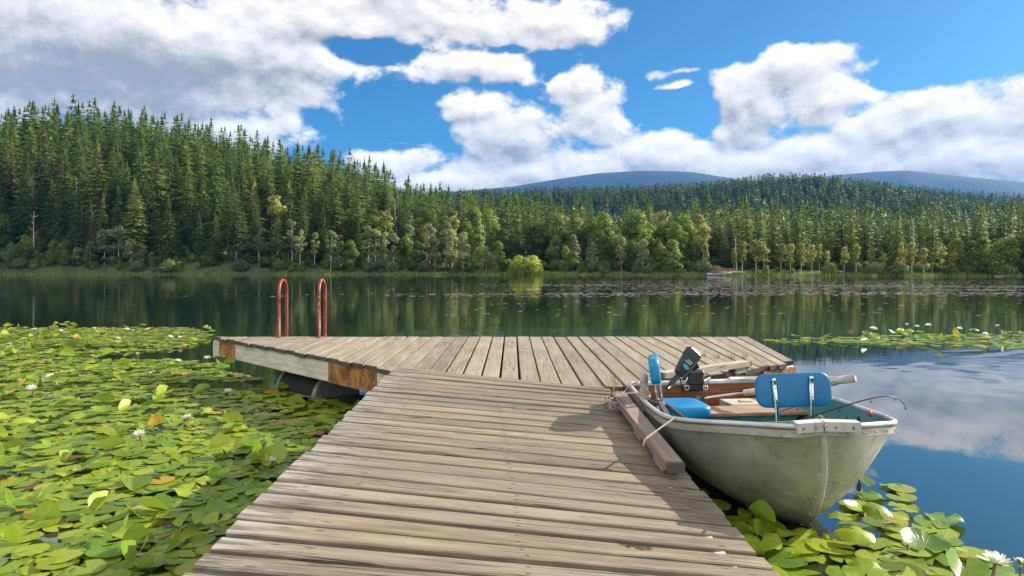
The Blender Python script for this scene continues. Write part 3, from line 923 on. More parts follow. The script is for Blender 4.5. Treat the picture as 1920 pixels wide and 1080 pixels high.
def scatter_mesh(name, items, variants, mats, key_mat=None):
    Vs, Fs, Rn, Mi, Nn = [], [], [], [], []; base = 0
    for (x, y, z, H, wd, mi) in items:
        V_, Fc, N_ = variants[rng.randrange(len(variants))]
        a = U(0, 6.28); s = H / 20.0
        ca, sa = math.cos(a) * s * wd, math.sin(a) * s * wd
        P = np.empty_like(V_)
        P[:, 0] = V_[:, 0] * ca - V_[:, 1] * sa + x; P[:, 1] = V_[:, 0] * sa + V_[:, 1] * ca + y; P[:, 2] = V_[:, 2] * s + z
        Q = N_.copy(); Q[:, 0] = N_[:, 0] * math.cos(a) - N_[:, 1] * math.sin(a); Q[:, 1] = N_[:, 0] * math.sin(a) + N_[:, 1] * math.cos(a); Nn.append(Q)
        Vs.append(P); Fs.append(Fc + base); base += len(P); Rn.append(np.full(len(P), rng.random())); Mi.append(np.full(len(Fc), mi))
    me = np_mesh(name, np.concatenate(Vs), np.concatenate(Fs), mats, np.concatenate(Mi), np.concatenate(Rn), nrm=np.concatenate(Nn))
    return link(name, me)
LV = [conifer(20, 3.0, 28, 2.5, .85, .10, 111, 1.05), conifer(20, 2.5, 26, 2.6, .8, .12, 112, .95), conifer(20, 2.7, 26, 2.5, .8, .2, 113, .8, .2), conifer(20, 3.3, 28, 2.4, .9, .1, 114, 1.2)]
fw = scatter_mesh('hillside_forest', [(x, y, ground(x, y) - .2, H, U(1.1, 1.5), 0) for (x, y, d, H) in far], LV, [M['conifer']])
tag(fw, 'mass of conifers covering the upper slope behind the nearer trees', kind='stuff')
HV = [conifer(20, 3.4, 13, 1.3, 1.6, .1, 211), conifer(20, 2.9, 13, 1.3, 1.5, .1, 212, .8), conifer(20, 3.8, 12, 1.2, 1.7, .08, 213)]
items = []
for _ in range(8500):
    r = U(-.25, .95); y = 300 + 640 * rng.random() ** .7; x = r * y
    z = hill(x, min(y, 900)) if y > 480 else 2
    if y < 480: z = max(2, ground(x, y))
    items.append((x, y, z - .5, U(12, 20), U(1.0, 1.4), 0))
for _ in range(3400):
    r = U(.22, .95); y = U(1120, 1540); x = r * y
    items.append((x, y, ridge(x, min(y, 1500)) - .5, U(17, 26), U(1.1, 1.6), 0))
hw = scatter_mesh('distant_forest', items, HV, [M['farfir']])
tag(hw, 'far forest of small conifers on the hills', kind='stuff')

UV = []
for k in range(5):
    b_ = [(x * 6, y * 6, z * 6.4, R * 5.4) for (x, y, z, R) in blobset('full' if k % 2 else 'round', 3.0, 1.7, 500 + k)]
    UV.append(leafcrown(b_, 1.15, 1.75, 510 + k))
items = []
for k in range(1100):
    r_ = U(-.84, .86); back = 4.0 + 31 * rng.random() ** 1.3
    xp = 960 + F * r_
    if 1325 < xp < 1405 and back < 16 or r_ > .3 and back < 10: continue
    x, y = on_shore(xp, back)
    items.append((x, y, ground(x, y) - .3, U(1.0, 2.6) if r_ < .3 else U(1.0, 2.2), U(.9, 1.4), rng.choice((0, 0, 1))))
ug = scatter_mesh('undergrowth', items, UV, [M['leaf'], M['bush']])
tag(ug, 'tangled green undergrowth covering the bank beneath the trees', kind='stuff')
for k, (xp, back, H) in enumerate(((63, 8, 11), (150, 20, 15), (318, 24, 16), (402, 34, 17), (668, 20, 13), (746, 30, 14), (1160, 22, 12), (1712, 12, 11))):
    x, y = on_shore(xp, back)
    o = thing('dead_snag', (x, y, ground(x, y) - .2), 'bare grey dead trunk rising between the living conifers', 'dead tree', 'dead trunks in the forest')
    t_ = bpy.data.objects.new('trunk', trunk_mesh('trunk', H, .15, M['white_bark'], 700 + k, lb(9, H, .3, .95, 1.1, 710 + k))); COL.objects.link(t_); t_.parent = o
    o.rotation_euler = (U(-.1, .1), U(-.1, .1), 0)
# reeds along the far waterline
def blades(name, pts, h0, h1, w, mat, label, lean=.25, kind='stuff'):
    V_, Fc = [], []
    for (x, y, z) in pts:
        a = U(0, 6.28); h = U(h0, h1); dx, dy = math.cos(a) * w, math.sin(a) * w
        lx, ly = U(-lean, lean) * h, U(-lean, lean) * h
        b = len(V_); V_ += [(x - dx, y - dy, z), (x + dx, y + dy, z), (x + lx, y + ly, z + h)]
        Fc.append((b, b + 1, b + 2))
    me = np_mesh(name, V_, Fc, [mat], rnd=nr.rand(len(V_)))
    o = link(name, me)
    return tag(o, label, kind=kind) if kind else o
M['reed'] = leafmat('reed_blades', (.17, .26, .04), (.26, .36, .07), (.34, .36, .11), .4)
P = []
for _ in range(7000):
    xp = U(-120, 2040); x, y = on_shore(xp, U(-1.3, 2.2)); P.append((x, y, max(ground(x, y), -.02)))
for _ in range(1500):
    x, y = on_shore(U(945, 1050), U(-3.0, .5)); P.append((x, y, 0))
blades('shore_reeds', P, .25, .8, .05, M['reed'], 'green reeds and grass along the far waterline', .2)

# brown clearing, cabin, beached boat, logs, raft
def _dirt(g):
    p = g.pos(); n = g.noise(p, 1.2, 4, .6)
    return bsdf(g, g.mix(g.ss(n, .35, .65), (.10, .055, .03), (.20, .13, .075)), .95, g.bump(n, .6, .2))
M['dirt'] = material('reddish_soil', _dirt)
cx0, cy0 = on_shore(1352, 3.0)
mb = MB()
NX, NY = 22, 14
V_ = []
for j in range(NY):
    for i in range(NX):
        u, v = i / (NX - 1) * 2 - 1, j / (NY - 1)
        x = cx0 + u * 4.5; y = cy0 - 2.2 + v * 9
        z = max(ground(x, y), -.1) + .05 + 1.3 * max(0, 1 - u * u) * math.sin(math.pi * min(1, v * 1.1)) * (.8 + .3 * math.sin(u * 7 + v * 5))
        V_.append((x, y, z - .25 * (abs(u) ** 4) - .3))
mb.add(V_, [(j * NX + i, j * NX + i + 1, (j + 1) * NX + i + 1, (j + 1) * NX + i) for j in range(NY - 1) for i in range(NX - 1)], 0, True)
tag(mb.build('clearing_bank', M['dirt']), 'reddish brown bare bank in the clearing on the far shore', kind='structure')
M['roof'] = material('dark_roof', lambda g: bsdf(g, g.mix(g.noise(g.pos(), 2, 3), (.012, .010, .008), (.026, .020, .016)), .8))
M['logwall'] = material('dark_log_wall', lambda g: bsdf(g, g.mix(g.noise(g.vm('MULTIPLY', g.pos(), (.5, .5, 9)), 1, 3), (.05, .03, .02), (.13, .08, .05)), .8))
M['glass'] = material('window_glass', lambda g: bsdf(g, (.03, .035, .04), .05, ior=1.6))
hx, hy = on_shore(1338, 40); hz = ground(hx, hy) + 4.6
cab = thing('cabin', (hx, hy, hz), 'dark log cabin with a steep brown roof among the trees above the clearing', 'cabin')
mb = MB(); mb.box((hx, hy, hz - .6), (7, 6, 6.4)); mb.build('wall', M['logwall'], cab)
mb = MB()
mb.add([(hx - 4, hy - 4, hz + 2.4), (hx + 4, hy - 4, hz + 2.4), (hx + 4, hy, hz + 5.6), (hx - 4, hy, hz + 5.6), (hx + 4, hy + 4, hz + 2.4), (hx - 4, hy + 4, hz + 2.4),
        (hx - 4, hy - 4, hz + 2.15), (hx + 4, hy - 4, hz + 2.15), (hx + 4, hy + 4, hz + 2.15), (hx - 4, hy + 4, hz + 2.15)],
       [(0, 1, 2, 3), (3, 2, 4, 5), (1, 7, 8, 4, 2), (0, 3, 5, 9, 6), (0, 6, 7, 1), (5, 4, 8, 9), (6, 9, 8, 7)]); mb.build('roof', M['roof'], cab)
mb = MB(); mb.box((hx + .5, hy - 4.0, hz - .3), (6.5, 1.6, .2)); [mb.box((hx + q, hy - 4.5, hz + .25), (.1, .1, 1.0)) for q in (-2.6, -1.2, .2, 1.6, 3.2)]; mb.box((hx + .5, hy - 4.5, hz + .8), (6.5, .1, .1)); mb.build('balcony', M['bark'], cab)
for q in (-1.6, 1.6):
    mb = MB(); mb.box((hx + q, hy - 3.02, hz + 1.0), (1.2, .08, 1.3)); w_ = mb.build('window', M['white'], cab)
    mb = MB(); mb.box((hx + q, hy - 3.08, hz + 1.0), (.95, .06, 1.05)); mb.build('pane', M['glass'], w_)
bx, by = on_shore(1345, -.6)
bo = thing('rowing_boat', (bx, by, 0), 'small white rowing boat moored below the brown clearing', 'boat')
mb = MB(); sec = []
for k in range(9):
    u = k / 8 * 2 - 1; wv_ = .62 * (1 - abs(u) ** 2.6) + .03
    for (q, z) in ((-1, .42), (-.8, .12), (0, -.08), (.8, .12), (1, .42)): sec.append((bx + u * 1.9, by + q * wv_, z + .12 * u * u))
mb.add(sec, [(k * 5 + j, k * 5 + j + 1, k * 5 + j + 6, k * 5 + j + 5) for k in range(8) for j in range(4)], 0, True); mb.build('hull', M['white'], bo)
mb = MB(); [mb.box((bx + q, by, .3), (.25, 1.0, .04)) for q in (-.7, .5)]; mb.build('bench', M['thwart'], bo)
for k in range(9):
    x, y = on_shore(1338 + k * 6.5 + U(-2, 2), U(.4, 2.2)); z = max(ground(x, y), 0) + .28
    a = U(-.5, .5); L = U(1.2, 2.4); d = Vector((math.cos(a), math.sin(a) * .5, U(-.12, .12))) * L
    mb = MB(); p = Vector((x, y, z)); mb.tube([p - d, p, p + d + Vector((0, 0, U(-.1, .1)))], [.13, .12, .09], 7)
    tag(mb.build('driftwood_log', M['white_bark'] if k % 2 else M['bark']), 'driftwood log lying on the brown bank by the white rowing boat', 'log', 'driftwood logs below the clearing')
rx, ry = on_shore(1869, -6)
raft = thing('swim_raft', (rx, ry, 0), 'small pale raft floating before the far shore trees', 'raft')
mb = MB(); [mb.box((rx - .7 + .155 * k, ry, .24), (.14, 1.3, .05)) for k in range(10)]; mb.build('decking', M['pale'], raft)
mb = MB(); [mb.box((rx, ry + q, .10), (1.5, .3, .22)) for q in (-.45, .45)]; mb.build('float', M['galv'], raft)
px_, py_ = on_shore(1290, 4)
mb = MB(); mb.box((px_, py_, ground(px_, py_) + .55), (3.6, .9, .12)); tb = thing('picnic_platform', (px_, py_, ground(px_, py_)), 'low pale wooden platform under trees left of the clearing', 'platform'); mb.build('top', M['pale'], tb)
mb = MB(); [mb.box((px_ + q, py_, ground(px_, py_) + .2), (.12, .7, .58)) for q in (-1.5, 0, 1.5)]; mb.build('support', M['bark'], tb)

# ------------------------------------------------------------------ platform (floating dock)
ZP = 0.50
A_, B_, C_, D_ = (-3.94, 9.0), (3.12, 9.0), (2.74, 6.58), (.90, 5.17)
E_, F_ = (.62, 5.16), (-.80, 5.76)
FRONT = [A_, F_, E_, D_, C_]
def front_y(x): return interp(x, [p[0] for p in FRONT], [p[1] for p in FRONT])
dock = thing('floating_dock', (0, 7.3, 0), 'weathered wooden swim platform floating at the end of the gangway', 'dock')
def board(mb, a0, a1, b0, b1, top0, th, bid, bev=.005, seg=1, warp=0.0, vert=None):
    """a board whose ends are the segments a0-a1 and b0-b1 (3-D points on its upper face); chamfered long edges"""
    a0, a1, b0, b1 = map(Vector, (a0, a1, b0, b1))
    L = ((b0 + b1) / 2 - (a0 + a1) / 2).length; Wd = (a1 - a0).length
    dn = Vector((0, 0, -1))
    V_, wuv, edge = [], [], []
    n = seg + 1
    for i in range(n):
        u = i / seg
        p, q = a0.lerp(b0, u), a1.lerp(b1, u)
        w = (q - p).normalized(); bo_ = warp * math.sin(u * math.pi)
        zz = Vector((0, 0, bo_))
        prof = [(p + dn * th, 0), (p + dn * bev, 0), (p + w * bev, bev), (q - w * bev, Wd - bev), (q + dn * bev, Wd), (q + dn * th, Wd)]
        for k, (pt, cc) in enumerate(prof):
            V_.append(pt + zz)
            dep = th if k in (0, 5) else 0
            cc2 = cc - dep if k == 0 else cc + dep
            wuv.append((u * L + bid * 1.37, cc2, bid)); edge.append((u * L, (1 - u) * L, min(max(cc / Wd, 0), 1)))
    Fc = []
    for i in range(seg):
        for k in range(5): Fc.append((i * 6 + k, i * 6 + k + 1, (i + 1) * 6 + k + 1, (i + 1) * 6 + k))
        Fc.append((i * 6 + 5, i * 6, (i + 1) * 6, (i + 1) * 6 + 5))
    Fc.append((5, 4, 3, 2, 1, 0)); e = seg * 6
    Fc.append((e, e + 1, e + 2, e + 3, e + 4, e + 5))
    mb.add(V_, Fc, 0, False, wuv=wuv, edge=edge)
mb = MB(); pitch = (B_[0] - A_[0]) / 44
def lean_at(x): return -.157 * min(max((x - 1.9) / 1.2, 0), 1)
bid = 1
for k in range(44):
    x0 = A_[0] + k * pitch; gp = U(.010, .022) if k > 14 else U(.008, .014); x1 = x0 + pitch - gp
    dz = U(-.004, .004); Yb = 9.0 + U(-.025, .02)
    def fr(x):
        Y = front_y(x)
        for _ in range(6): Y = front_y(x + lean_at(x) * (9 - Y))
        return Y
    j = U(-.05, .02)
    y0, y1 = fr(x0) + j, fr(x1) + j
    if k == 43: y0, y1 = C_[1] + .0, C_[1] + .05
    p0 = (x0 + lean_at(x0) * (9 - y0), y0, ZP + dz); p1 = (x1 + lean_at(x1) * (9 - y1), y1, ZP + dz + U(-.003, .003))
    q0 = (x0, Yb, ZP + dz); q1 = (x1, Yb, ZP + dz)
    board(mb, p1, p0, q1, q0, 0, .04, bid, .005, 3, U(-.004, .004)); bid += 1
mb.build('decking', M['deck'], dock)
def beam_between(mb, p, q, z0, z1, th, mi=0):
    p, q = Vector((*p, 0)), Vector((*q, 0)); d = (q - p); L = d.length; d.normalize()
    R = Matrix.Rotation(math.atan2(d.y, d.x), 3, 'Z'); c = (p + q) / 2
    mb.box((c.x, c.y, (z0 + z1) / 2), (L, th, z1 - z0), R, .004, mi)
def inset(p, q, off):
    d = Vector((q[0] - p[0], q[1] - p[1])).normalized(); n = Vector((-d.y, d.x)) * off
    return (p[0] + n.x, p[1] + n.y), (q[0] + n.x, q[1] + n.y)
p, q = inset(A_, F_, .045)
mb = MB(); beam_between(mb, p, q, .255, .458, .04); fs = mb.build('fascia_beam', M['fascia'], dock)
d_ = (Vector(q) - Vector(p)); Lf = d_.length; d_.normalize()
def along(t): return (p[0] + d_.x * t, p[1] + d_.y * t)
for (t0, t1, nb) in ((.0, .66, 3), (2.98, 3.86, 2)):
    mb = MB(); a, b = inset(along(t0), along(t1), -.024); beam_between(mb, a, b, .275, .455, .006)
    for k in range(nb):
        c = Vector(a).lerp(Vector(b), (k + .6) / (nb + .3)); mb.ball((c.x, c.y, .37), .014, 8, 5)
    mb.build('corner_plate', M['rust'], dock)
    mb = MB(); a, b = inset(along(t0), along(t1 + .04), -.022); beam_between(mb, a, b, .250, .272, .005); mb.build('corner_plate', M['rust'], dock)
p2, q2 = inset(D_, C_, .05); mb = MB(); beam_between(mb, p2, q2, .25, .458, .04); mb.build('fascia_beam', M['mahog'], dock)
p3, q3 = inset((2.74, 6.60), (3.10, 8.95), .05); mb = MB(); beam_between(mb, p3, q3, .25, .458, .04); mb.build('fascia_beam', M['fascia'], dock)
mb = MB(); a, b = inset((2.36, 6.29), (2.75, 6.59), -.0); beam_between(mb, (2.30, 6.245), (2.735, 6.577), .27, .452, .012); mb.build('corner_plate', M['rust'], dock)
p4, q4 = inset((3.05, 8.97), (-3.9, 8.97), .05); mb = MB(); beam_between(mb, p4, q4, .25, .458, .04); mb.build('fascia_beam', M['fascia'], dock)
mb = MB(); [beam_between(mb, (front_x + 0.0, front_y(front_x) + .25), (front_x, 8.85), .26, .456, .04) for front_x in (-2.6, -1.2, 0.2, 1.6)]; [beam_between(mb, (xa_, ya_), (xb_, ya_), .27, .455, .04) for (xa_, xb_, ya_) in ((-3.2, 2.9, 8.4), (-2.6, 2.8, 7.8), (-2.0, 2.75, 7.2), (-1.3, 2.6, 6.7), (-.75, 2.0, 6.2), (-.6, 1.3, 5.78))]
mb.build('joist', M['bark'], dock)
def drum(name, c, ang, L, r, label):
    t = thing(name, c, label, 'barrel', 'flotation barrels under the dock')
    d = Vector((math.cos(ang), math.sin(ang), 0)); c = Vector(c)
    mb = MB(); mb.tube([c + d * (L * u) for u in (-.48, -.46, -.2, -.17, -.14, .14, .17, .2, .46, .48)], [r * .9, r, r, r * 1.04, r, r, r * 1.04, r, r, r * .9], 28); mb.build('body', M['drum'], t)
    for s in (-1, 1):
        mb = MB(); mb.tube([c + d * (L * s * u) for u in (.465, .468, .478, .482, .488, .49, .498, .5)], [r * .99, r * 1.04, r * 1.04, r * 1.01, r * 1.01, r * 1.04, r * 1.04, r * .93], 28); mb.build('rim', M['galv'], t)
    return t
fa = math.atan2(d_.y, d_.x)
m1 = along(2.06); drum('float_barrel', (m1[0] + .25, m1[1] + .23, -.02), fa, .88, .28, 'black flotation barrel with grey rims under the pale dock beam')
m2 = along(.75); drum('float_barrel', (m2[0] + .75, m2[1] + .62, -.10), fa, .8, .28, 'dark flotation barrel deep in the shade under the dock corner')

# swim ladder
lad = thing('swim_ladder', (-2.76, 9.0, ZP), 'chipped red tube swim ladder hooped over the back edge of the dock', 'ladder')
for (xa, xb) in ((-3.025, -3.055), (-2.505, -2.535)):
    P = [(xa, 8.86, ZP - .04), (xa, 8.86, .9)]
    P += [(xa + (xb - xa) * k / 10, 8.86 + .20 - .20 * math.cos(math.pi * k / 10), 1.07 + .175 * math.sin(math.pi * k / 10)) for k in range(11)]
    P += [(xb, 9.26, .9), (xb, 9.26, .2), (xb, 9.26, -.7)]
    mb = MB(); mb.tube(P, .0185, 12); mb.build('rail', M['redpaint'], lad)
for z in (.22, -.08, -.38):
    mb = MB(); mb.tube([(-3.055, 9.26, z), (-2.535, 9.26, z)], .016, 10); mb.build('rung', M['redpaint'], lad)
mb = MB(); [mb.tube([(x, 8.86, ZP + .001), (x, 8.86, ZP + .012)], .045, 14) for x in (-3.025, -2.505)]; mb.build('base_flange', M['redpaint'], lad)

# ------------------------------------------------------------------ gangway
YL = [688, 695.5, 703, 711, 718, 725.4, 733, 741, 750, 759, 769.5, 780, 789.6, 802, 815.5, 830, 845.4, 863, 881, 902, 922.5, 947, 973.7, 1005, 1036, 1072, 1110, 1152, 1198]
YR = []
for k in range(19):
    t = k / 18; inv = (1 - t) / 225 + t / 465; YR.append(503 + 1 / (1 / 225 * (1 - t) + 1 / 465 * t) if False else 503 + 1 / inv)
YR[19:] = [968, 988.3, 1013, 1044, 1069, 1098, 1131, 1168, 1210, 1256]
YR = YR[:19] + [968 + 20, 1013, 1044, 1069, 1098, 1131, 1168, 1210, 1256, 1306]
YR = YR[:len(YL)]
NG = len(YL)
gang = thing('gangway', (0, 3.2, .45), 'weathered board gangway leading out to the floating dock', 'gangway')
mb = MB(); ledge = []
for i in range(NG):
    t = i / (NG - 1)
    dl = .825 + .05 * t; dr = .875 + .345 * min(1, t * 1.12)
    xl = 335 + (1080 - YL[i]) * 1.0333; xr = 1462 - (1080 - YR[i]) * .912
    ledge.append((at(xl, YL[i], CAMZ - dl), at(xr, YR[i], CAMZ - dr)))
for i in range(NG - 1):
    (l1, r1), (l0, r0) = ledge[i], ledge[i + 1]
    gl = U(.015, .026) if i < 18 else U(.022, .040)
    dl_ = (l1 - l0).normalized() * gl; dr_ = (r1 - r0).normalized() * (gl * U(.6, 1.0))
    el_, er_ = U(-.012, .012), U(-.012, .012)
    ax = (r0 - l0).normalized(); dz = Vector((0, 0, U(-.003, .003)))
    board(mb, l0 + dl_ + ax * el_ + dz, l1 + ax * el_ + dz, r0 + dr_ + ax * er_ + dz, r1 + ax * er_ + dz, 0, .038, 100 + i, .005, 4, U(-.004, .003))
mb.build('decking', M['gang'], gang)
for (u, nm) in ((.07, 'stringer'), (.5, 'stringer'), (.93, 'stringer')):
    a = ledge[0][0].lerp(ledge[0][1], u); b = ledge[-1][0].lerp(ledge[-1][1], u)
    mb = MB(); d = (b - a); w = Vector((.022, 0, 0)); z0, z1 = Vector((0, 0, -.042)), Vector((0, 0, -.20))
    a2 = a + d * .03
    mb.add([a2 - w + z0, a2 + w + z0, b + w + z0, b - w + z0, a2 - w + z1, a2 + w + z1, b + w + z1, b - w + z1], [(0, 1, 2, 3), (4, 7, 6, 5), (0, 4, 5, 1), (1, 5, 6, 2), (2, 6, 7, 3), (3, 7, 4, 0)])
    mb.build('stringer', M['fascia'], gang)

def plank_thing(name, p, q, w, h, label, matl, blocks, bmat, zb):
    """a timber p->q (centre of the upper face) resting on blocks: (fraction, length, height)"""
    p, q = Vector(p), Vector(q)
    t = thing(name, (p + q) / 2, label, 'timber')
    d = (q - p).normalized(); s = d.cross(Vector((0, 0, 1))).normalized() * (w / 2)
    mb = MB(); board(mb, p + s, p - s, q + s, q - s, 0, h, rng.randrange(200, 400), .004, 2); mb.build('rail_timber', matl, t)
    for (u0, u1, hb) in blocks:
        a = p.lerp(q, u0) + Vector((0, 0, -h - .002)); b = p.lerp(q, u1) + Vector((0, 0, -h - .002))
        mb = MB(); s2 = s * .74; board(mb, a + s2, a - s2, b + s2, b - s2, 0, hb, rng.randrange(200, 400), .003, 1); mb.build('spacer_block', bmat, t)
    return t
def gz(x, y):
    """height of the gangway surface"""
    best = None
    for i in range(NG - 1):
        (l1, r1), (l0, r0) = ledge[i], ledge[i + 1]
        u = min(max((x - l0.x) / (r0.x - l0.x), 0), 1)
        a, b = l0.lerp(r0, u), l1.lerp(r1, u)
        if a.y <= y <= b.y: return a.z + (b.z - a.z) * (y - a.y) / (b.y - a.y)
    return .5
def on_rail(xp, yp, dz):
    z = .45
    for _ in range(12): q = at(xp, yp, z); z = gz(q.x, q.y) + dz
    return at(xp, yp, z)
n_, f_ = on_rail(1268, 869, .093), on_rail(1158, 733, .093)
plank_thing('bumper_rail', n_, f_, .092, .047, 'grey brown timber rail on spacer blocks along the gangway edge beside the boat', M['beam'], ((.07, .25, .046), (.42, .58, .046), (.84, .98, .046)), M['beam'], 0)
plank_thing('bumper_rail', (1.14, 5.28, .595), (2.06, 5.97, .595), .085, .047, 'pale timber rail on a block along the angled edge of the dock platform', M['pale'], ((.04, .16, .046), (.80, .97, .046)), M['pale'], 0)

# weeds growing through the boards
M['weed'] = leafmat('weed_blades', (.13, .17, .03), (.22, .25, .05), (.33, .29, .12), .3)
M['straw'] = leafmat('dry_grass', (.30, .27, .11), (.42, .37, .18), (.40, .33, .15), .3)
def tuft(name, c, n, h0, h1, w, sp, mat, label, grp=None):
    P = [(c[0] + rng.gauss(0, sp), c[1] + rng.gauss(0, sp * .6), c[2]) for _ in range(n)]
    mb = MB()
    for q in P:
        h = U(h0, h1); a = U(0, 6.28); l = U(.02, .3) * h; dx, dy = math.cos(a), math.sin(a)
        q = Vector(q); s = Vector((-dy, dx, 0)) * w
        m_ = q + Vector((dx * l * .35, dy * l * .35, h * .55)); e = q + Vector((dx * l, dy * l, h))
        mb.add([q - s, q + s, m_ + s * .8, m_ - s * .8, e], [(0, 1, 2, 3), (3, 2, 4)])
    return tag(mb.build(name, mat), label, 'weed', grp)
c = at(1149, 731, .5); tuft('grass_tuft', (c.x, c.y, .46), 26, .10, .27, .0016, .045, M['straw'], 'tall dry grass tuft where the gangway meets the dock by the boat')
for (x, y, h, l) in ((1318, 668, .08, 'small green weed in the dock boards, nearest the black motor head'), (1346, 672, .08, 'small green weed in the dock boards, second from the black motor head'),
                  (1371, 671, .10, 'bushy green weed in the dock boards above the pale timber rail'), (1397, 671, .10, 'upright green weed in the dock boards at the far end of the pale timber')):
    c = at(x, y, .5); tuft('weed_tuft', (c.x, c.y, .47), 16, h * .5, h * 1.2, .003, .018, M['weed'], l, 'weeds in the dock boards')

# ------------------------------------------------------------------ the boat
boat = thing('aluminium_boat', (1.45, 4.3, 0), 'dull silver aluminium rowing boat with teal inside moored beside the gangway', 'boat')
port = [(.88, 5.12, .527), at(1200, 745, .528), at(1222, 765, .535), at(1250, 782, .545), at(1290, 789, .56), at(1390, 795, .595), at(1490, 800.5, .63), Vector((1.50, 3.30, .645))]
stbd = [(1.97, 5.30, .53), at(1567, 750, .54), at(1620, 768, .55), at(1660, 782, .568), at(1677, 792.5, .59), at(1645, 796, .613), at(1600, 798.5, .632), Vector((1.50, 3.30, .645))]
keel = [(1.43, 5.2, -.05), (1.46, 4.7, -.08), (1.52, 4.2, -.07), (1.58, 3.85, -.05), (1.595, 3.68, .02), (1.58, 3.52, .18), (1.55, 3.39, .40), (1.50, 3.30, .645)]
NU, NV = 34, 12
PG, SG = resample(catmull(port, 90), NU), resample(catmull(stbd, 90), NU)
KL = resample(catmull(keel, 90), NU)
def hull_pt(G_, K_, v, u):
    w = .30 + .55 * u * u
    h = (1 - w) * math.sin(v * math.pi / 2) + w * v
    z = (1 - w) * (1 - math.cos(v * math.pi / 2)) + w * v
    return Vector((K_.x + (G_.x - K_.x) * h, K_.y + (G_.y - K_.y) * h, K_.z + (G_.z - K_.z) * z))
def loft(shrink=0.0, lift=0.0):
    V_ = []
    for i in range(NU):
        u = i / (NU - 1)
        C_0 = (PG[i] + SG[i]) / 2
        def inn(p, k):
            d = Vector((C_0.x - p.x, C_0.y - p.y, 0)); L = d.length
            q = p + d * min(1, shrink / max(L, 1e-6)) if L > 1e-6 else p.copy()
            q.z = max(q.z, lift) if k else q.z
            return q
        row = [hull_pt(PG[i], KL[i], 1 - k / NV, u) for k in range(NV)] + [KL[i].copy()] + [hull_pt(SG[i], KL[i], (k + 1) / NV, u) for k in range(NV)]
        if shrink:
            if u > .93: row = [p + (Vector((1.5, 4.0, p.z)) - p).normalized() * shrink for p in row]
            row = [inn(p, 1) for p in row]
            for p in row: p.y += shrink * 1.2 * u
        V_ += row
    n = 2 * NV + 1
    Fc = [(i * n + k, i * n + k + 1, (i + 1) * n + k + 1, (i + 1) * n + k) for i in range(NU - 1) for k in range(n - 1)]
    return V_, Fc, n
mb = MB(); V_, Fc, n = loft(); mb.add(V_, Fc, 0, True); mb.add(V_[:n], [list(range(n))], 0); mb.build('hull', M['hull'], boat)
mb = MB(); V2, Fc2, n = loft(.014, .11); mb.add(V2, Fc2, 0, True); mb.build('inner_lining', M['teal'], boat)
gpath = PG[:-1] + [Vector((1.5, 3.30, .645))] + SG[:-1][::-1]
gs = resample(catmull(gpath[::3] if False else gpath, 160), 120)
mb = MB(); mb.tube([q + Vector((0, 0, .002)) for q in gs], .0135, 10, True, 0, (1.05, .95)); mb.build('gunwale', M['rail'], boat)
# seam strip with rivets under the gunwale, then stem strip
mb = MB(); V_s, Fs_ = [], []
def outward(q):
    d = Vector((q.x - 1.5, q.y - 4.25, 0)); d.x *= 1.6; return d.normalized()
for q in gs:
    o = outward(q); V_s += [q + o * .004 + Vector((0, 0, -.016)), q + o * .0015 + Vector((0, 0, -.052))]
mb.add(V_s, [(2 * i, 2 * i + 1, 2 * i + 3, 2 * i + 2) for i in range(len(gs) - 1)], 0, True)
for q in gs[::3]:
    o = outward(q); mb.ball(q + o * .004 + Vector((0, 0, -.036)), .006, 6, 4)
mb.build('seam_strip', M['hull'], boat)
mb = MB(); st = [k for k in resample(catmull(keel, 120), 120) if k.z > -.03 and k.y < 3.9][::2]
fw_ = Vector((-.10, -.99, 0))
rows = []
for k in st:
    for (sx, fy) in ((-.034, -.028), (-.016, .004), (0, .017), (.016, .004), (.034, -.028)): rows.append(k + Vector((sx, 0, 0)) + fw_ * fy)
mb.add(rows, [(i * 5 + j, i * 5 + j + 1, i * 5 + j + 6, i * 5 + j + 5) for i in range(len(st) - 1) for j in range(4)], 0, True)
for k in st[2::4]:
    for sx in (-.024, .024): mb.ball(k + Vector((sx, 0, 0)) + fw_ * (-.006), .006, 6, 4)
mb.build('stem_strip', M['rail'], boat)
# bow plate, two bent halves
for s, e in ((-1, at(1493, 803, .632)), (1, at(1612, 801, .632))):
    mb = MB(); a = Vector((1.50 + .004 * s, 3.285, .650)); b = Vector((e.x, e.y - .012, .645)); up = Vector((0, 0, .012)); dn = Vector((0, 0, -.034)); inb = Vector((0, .055, .002)); fo = Vector((0, -.006, 0))
    mb.add([a + fo + dn, b + fo + dn, b + fo + up, a + fo + up, b + inb + up, a + inb + up, a + dn + inb * .05, b + dn + inb * .05], [(0, 1, 2, 3), (3, 2, 4, 5), (1, 7, 4, 2), (0, 3, 5, 6), (0, 6, 7, 1)])
    mb.build('bow_plate', M['plate'], boat)
    mb = MB()
    for u in (.30, .78): c = a.lerp(b, u) + fo + Vector((0, -.001, -.014)); mb.ball(c, .0075, 8, 5, (1, .5, 1))
    mb.build('bolt', M['rust'], boat)
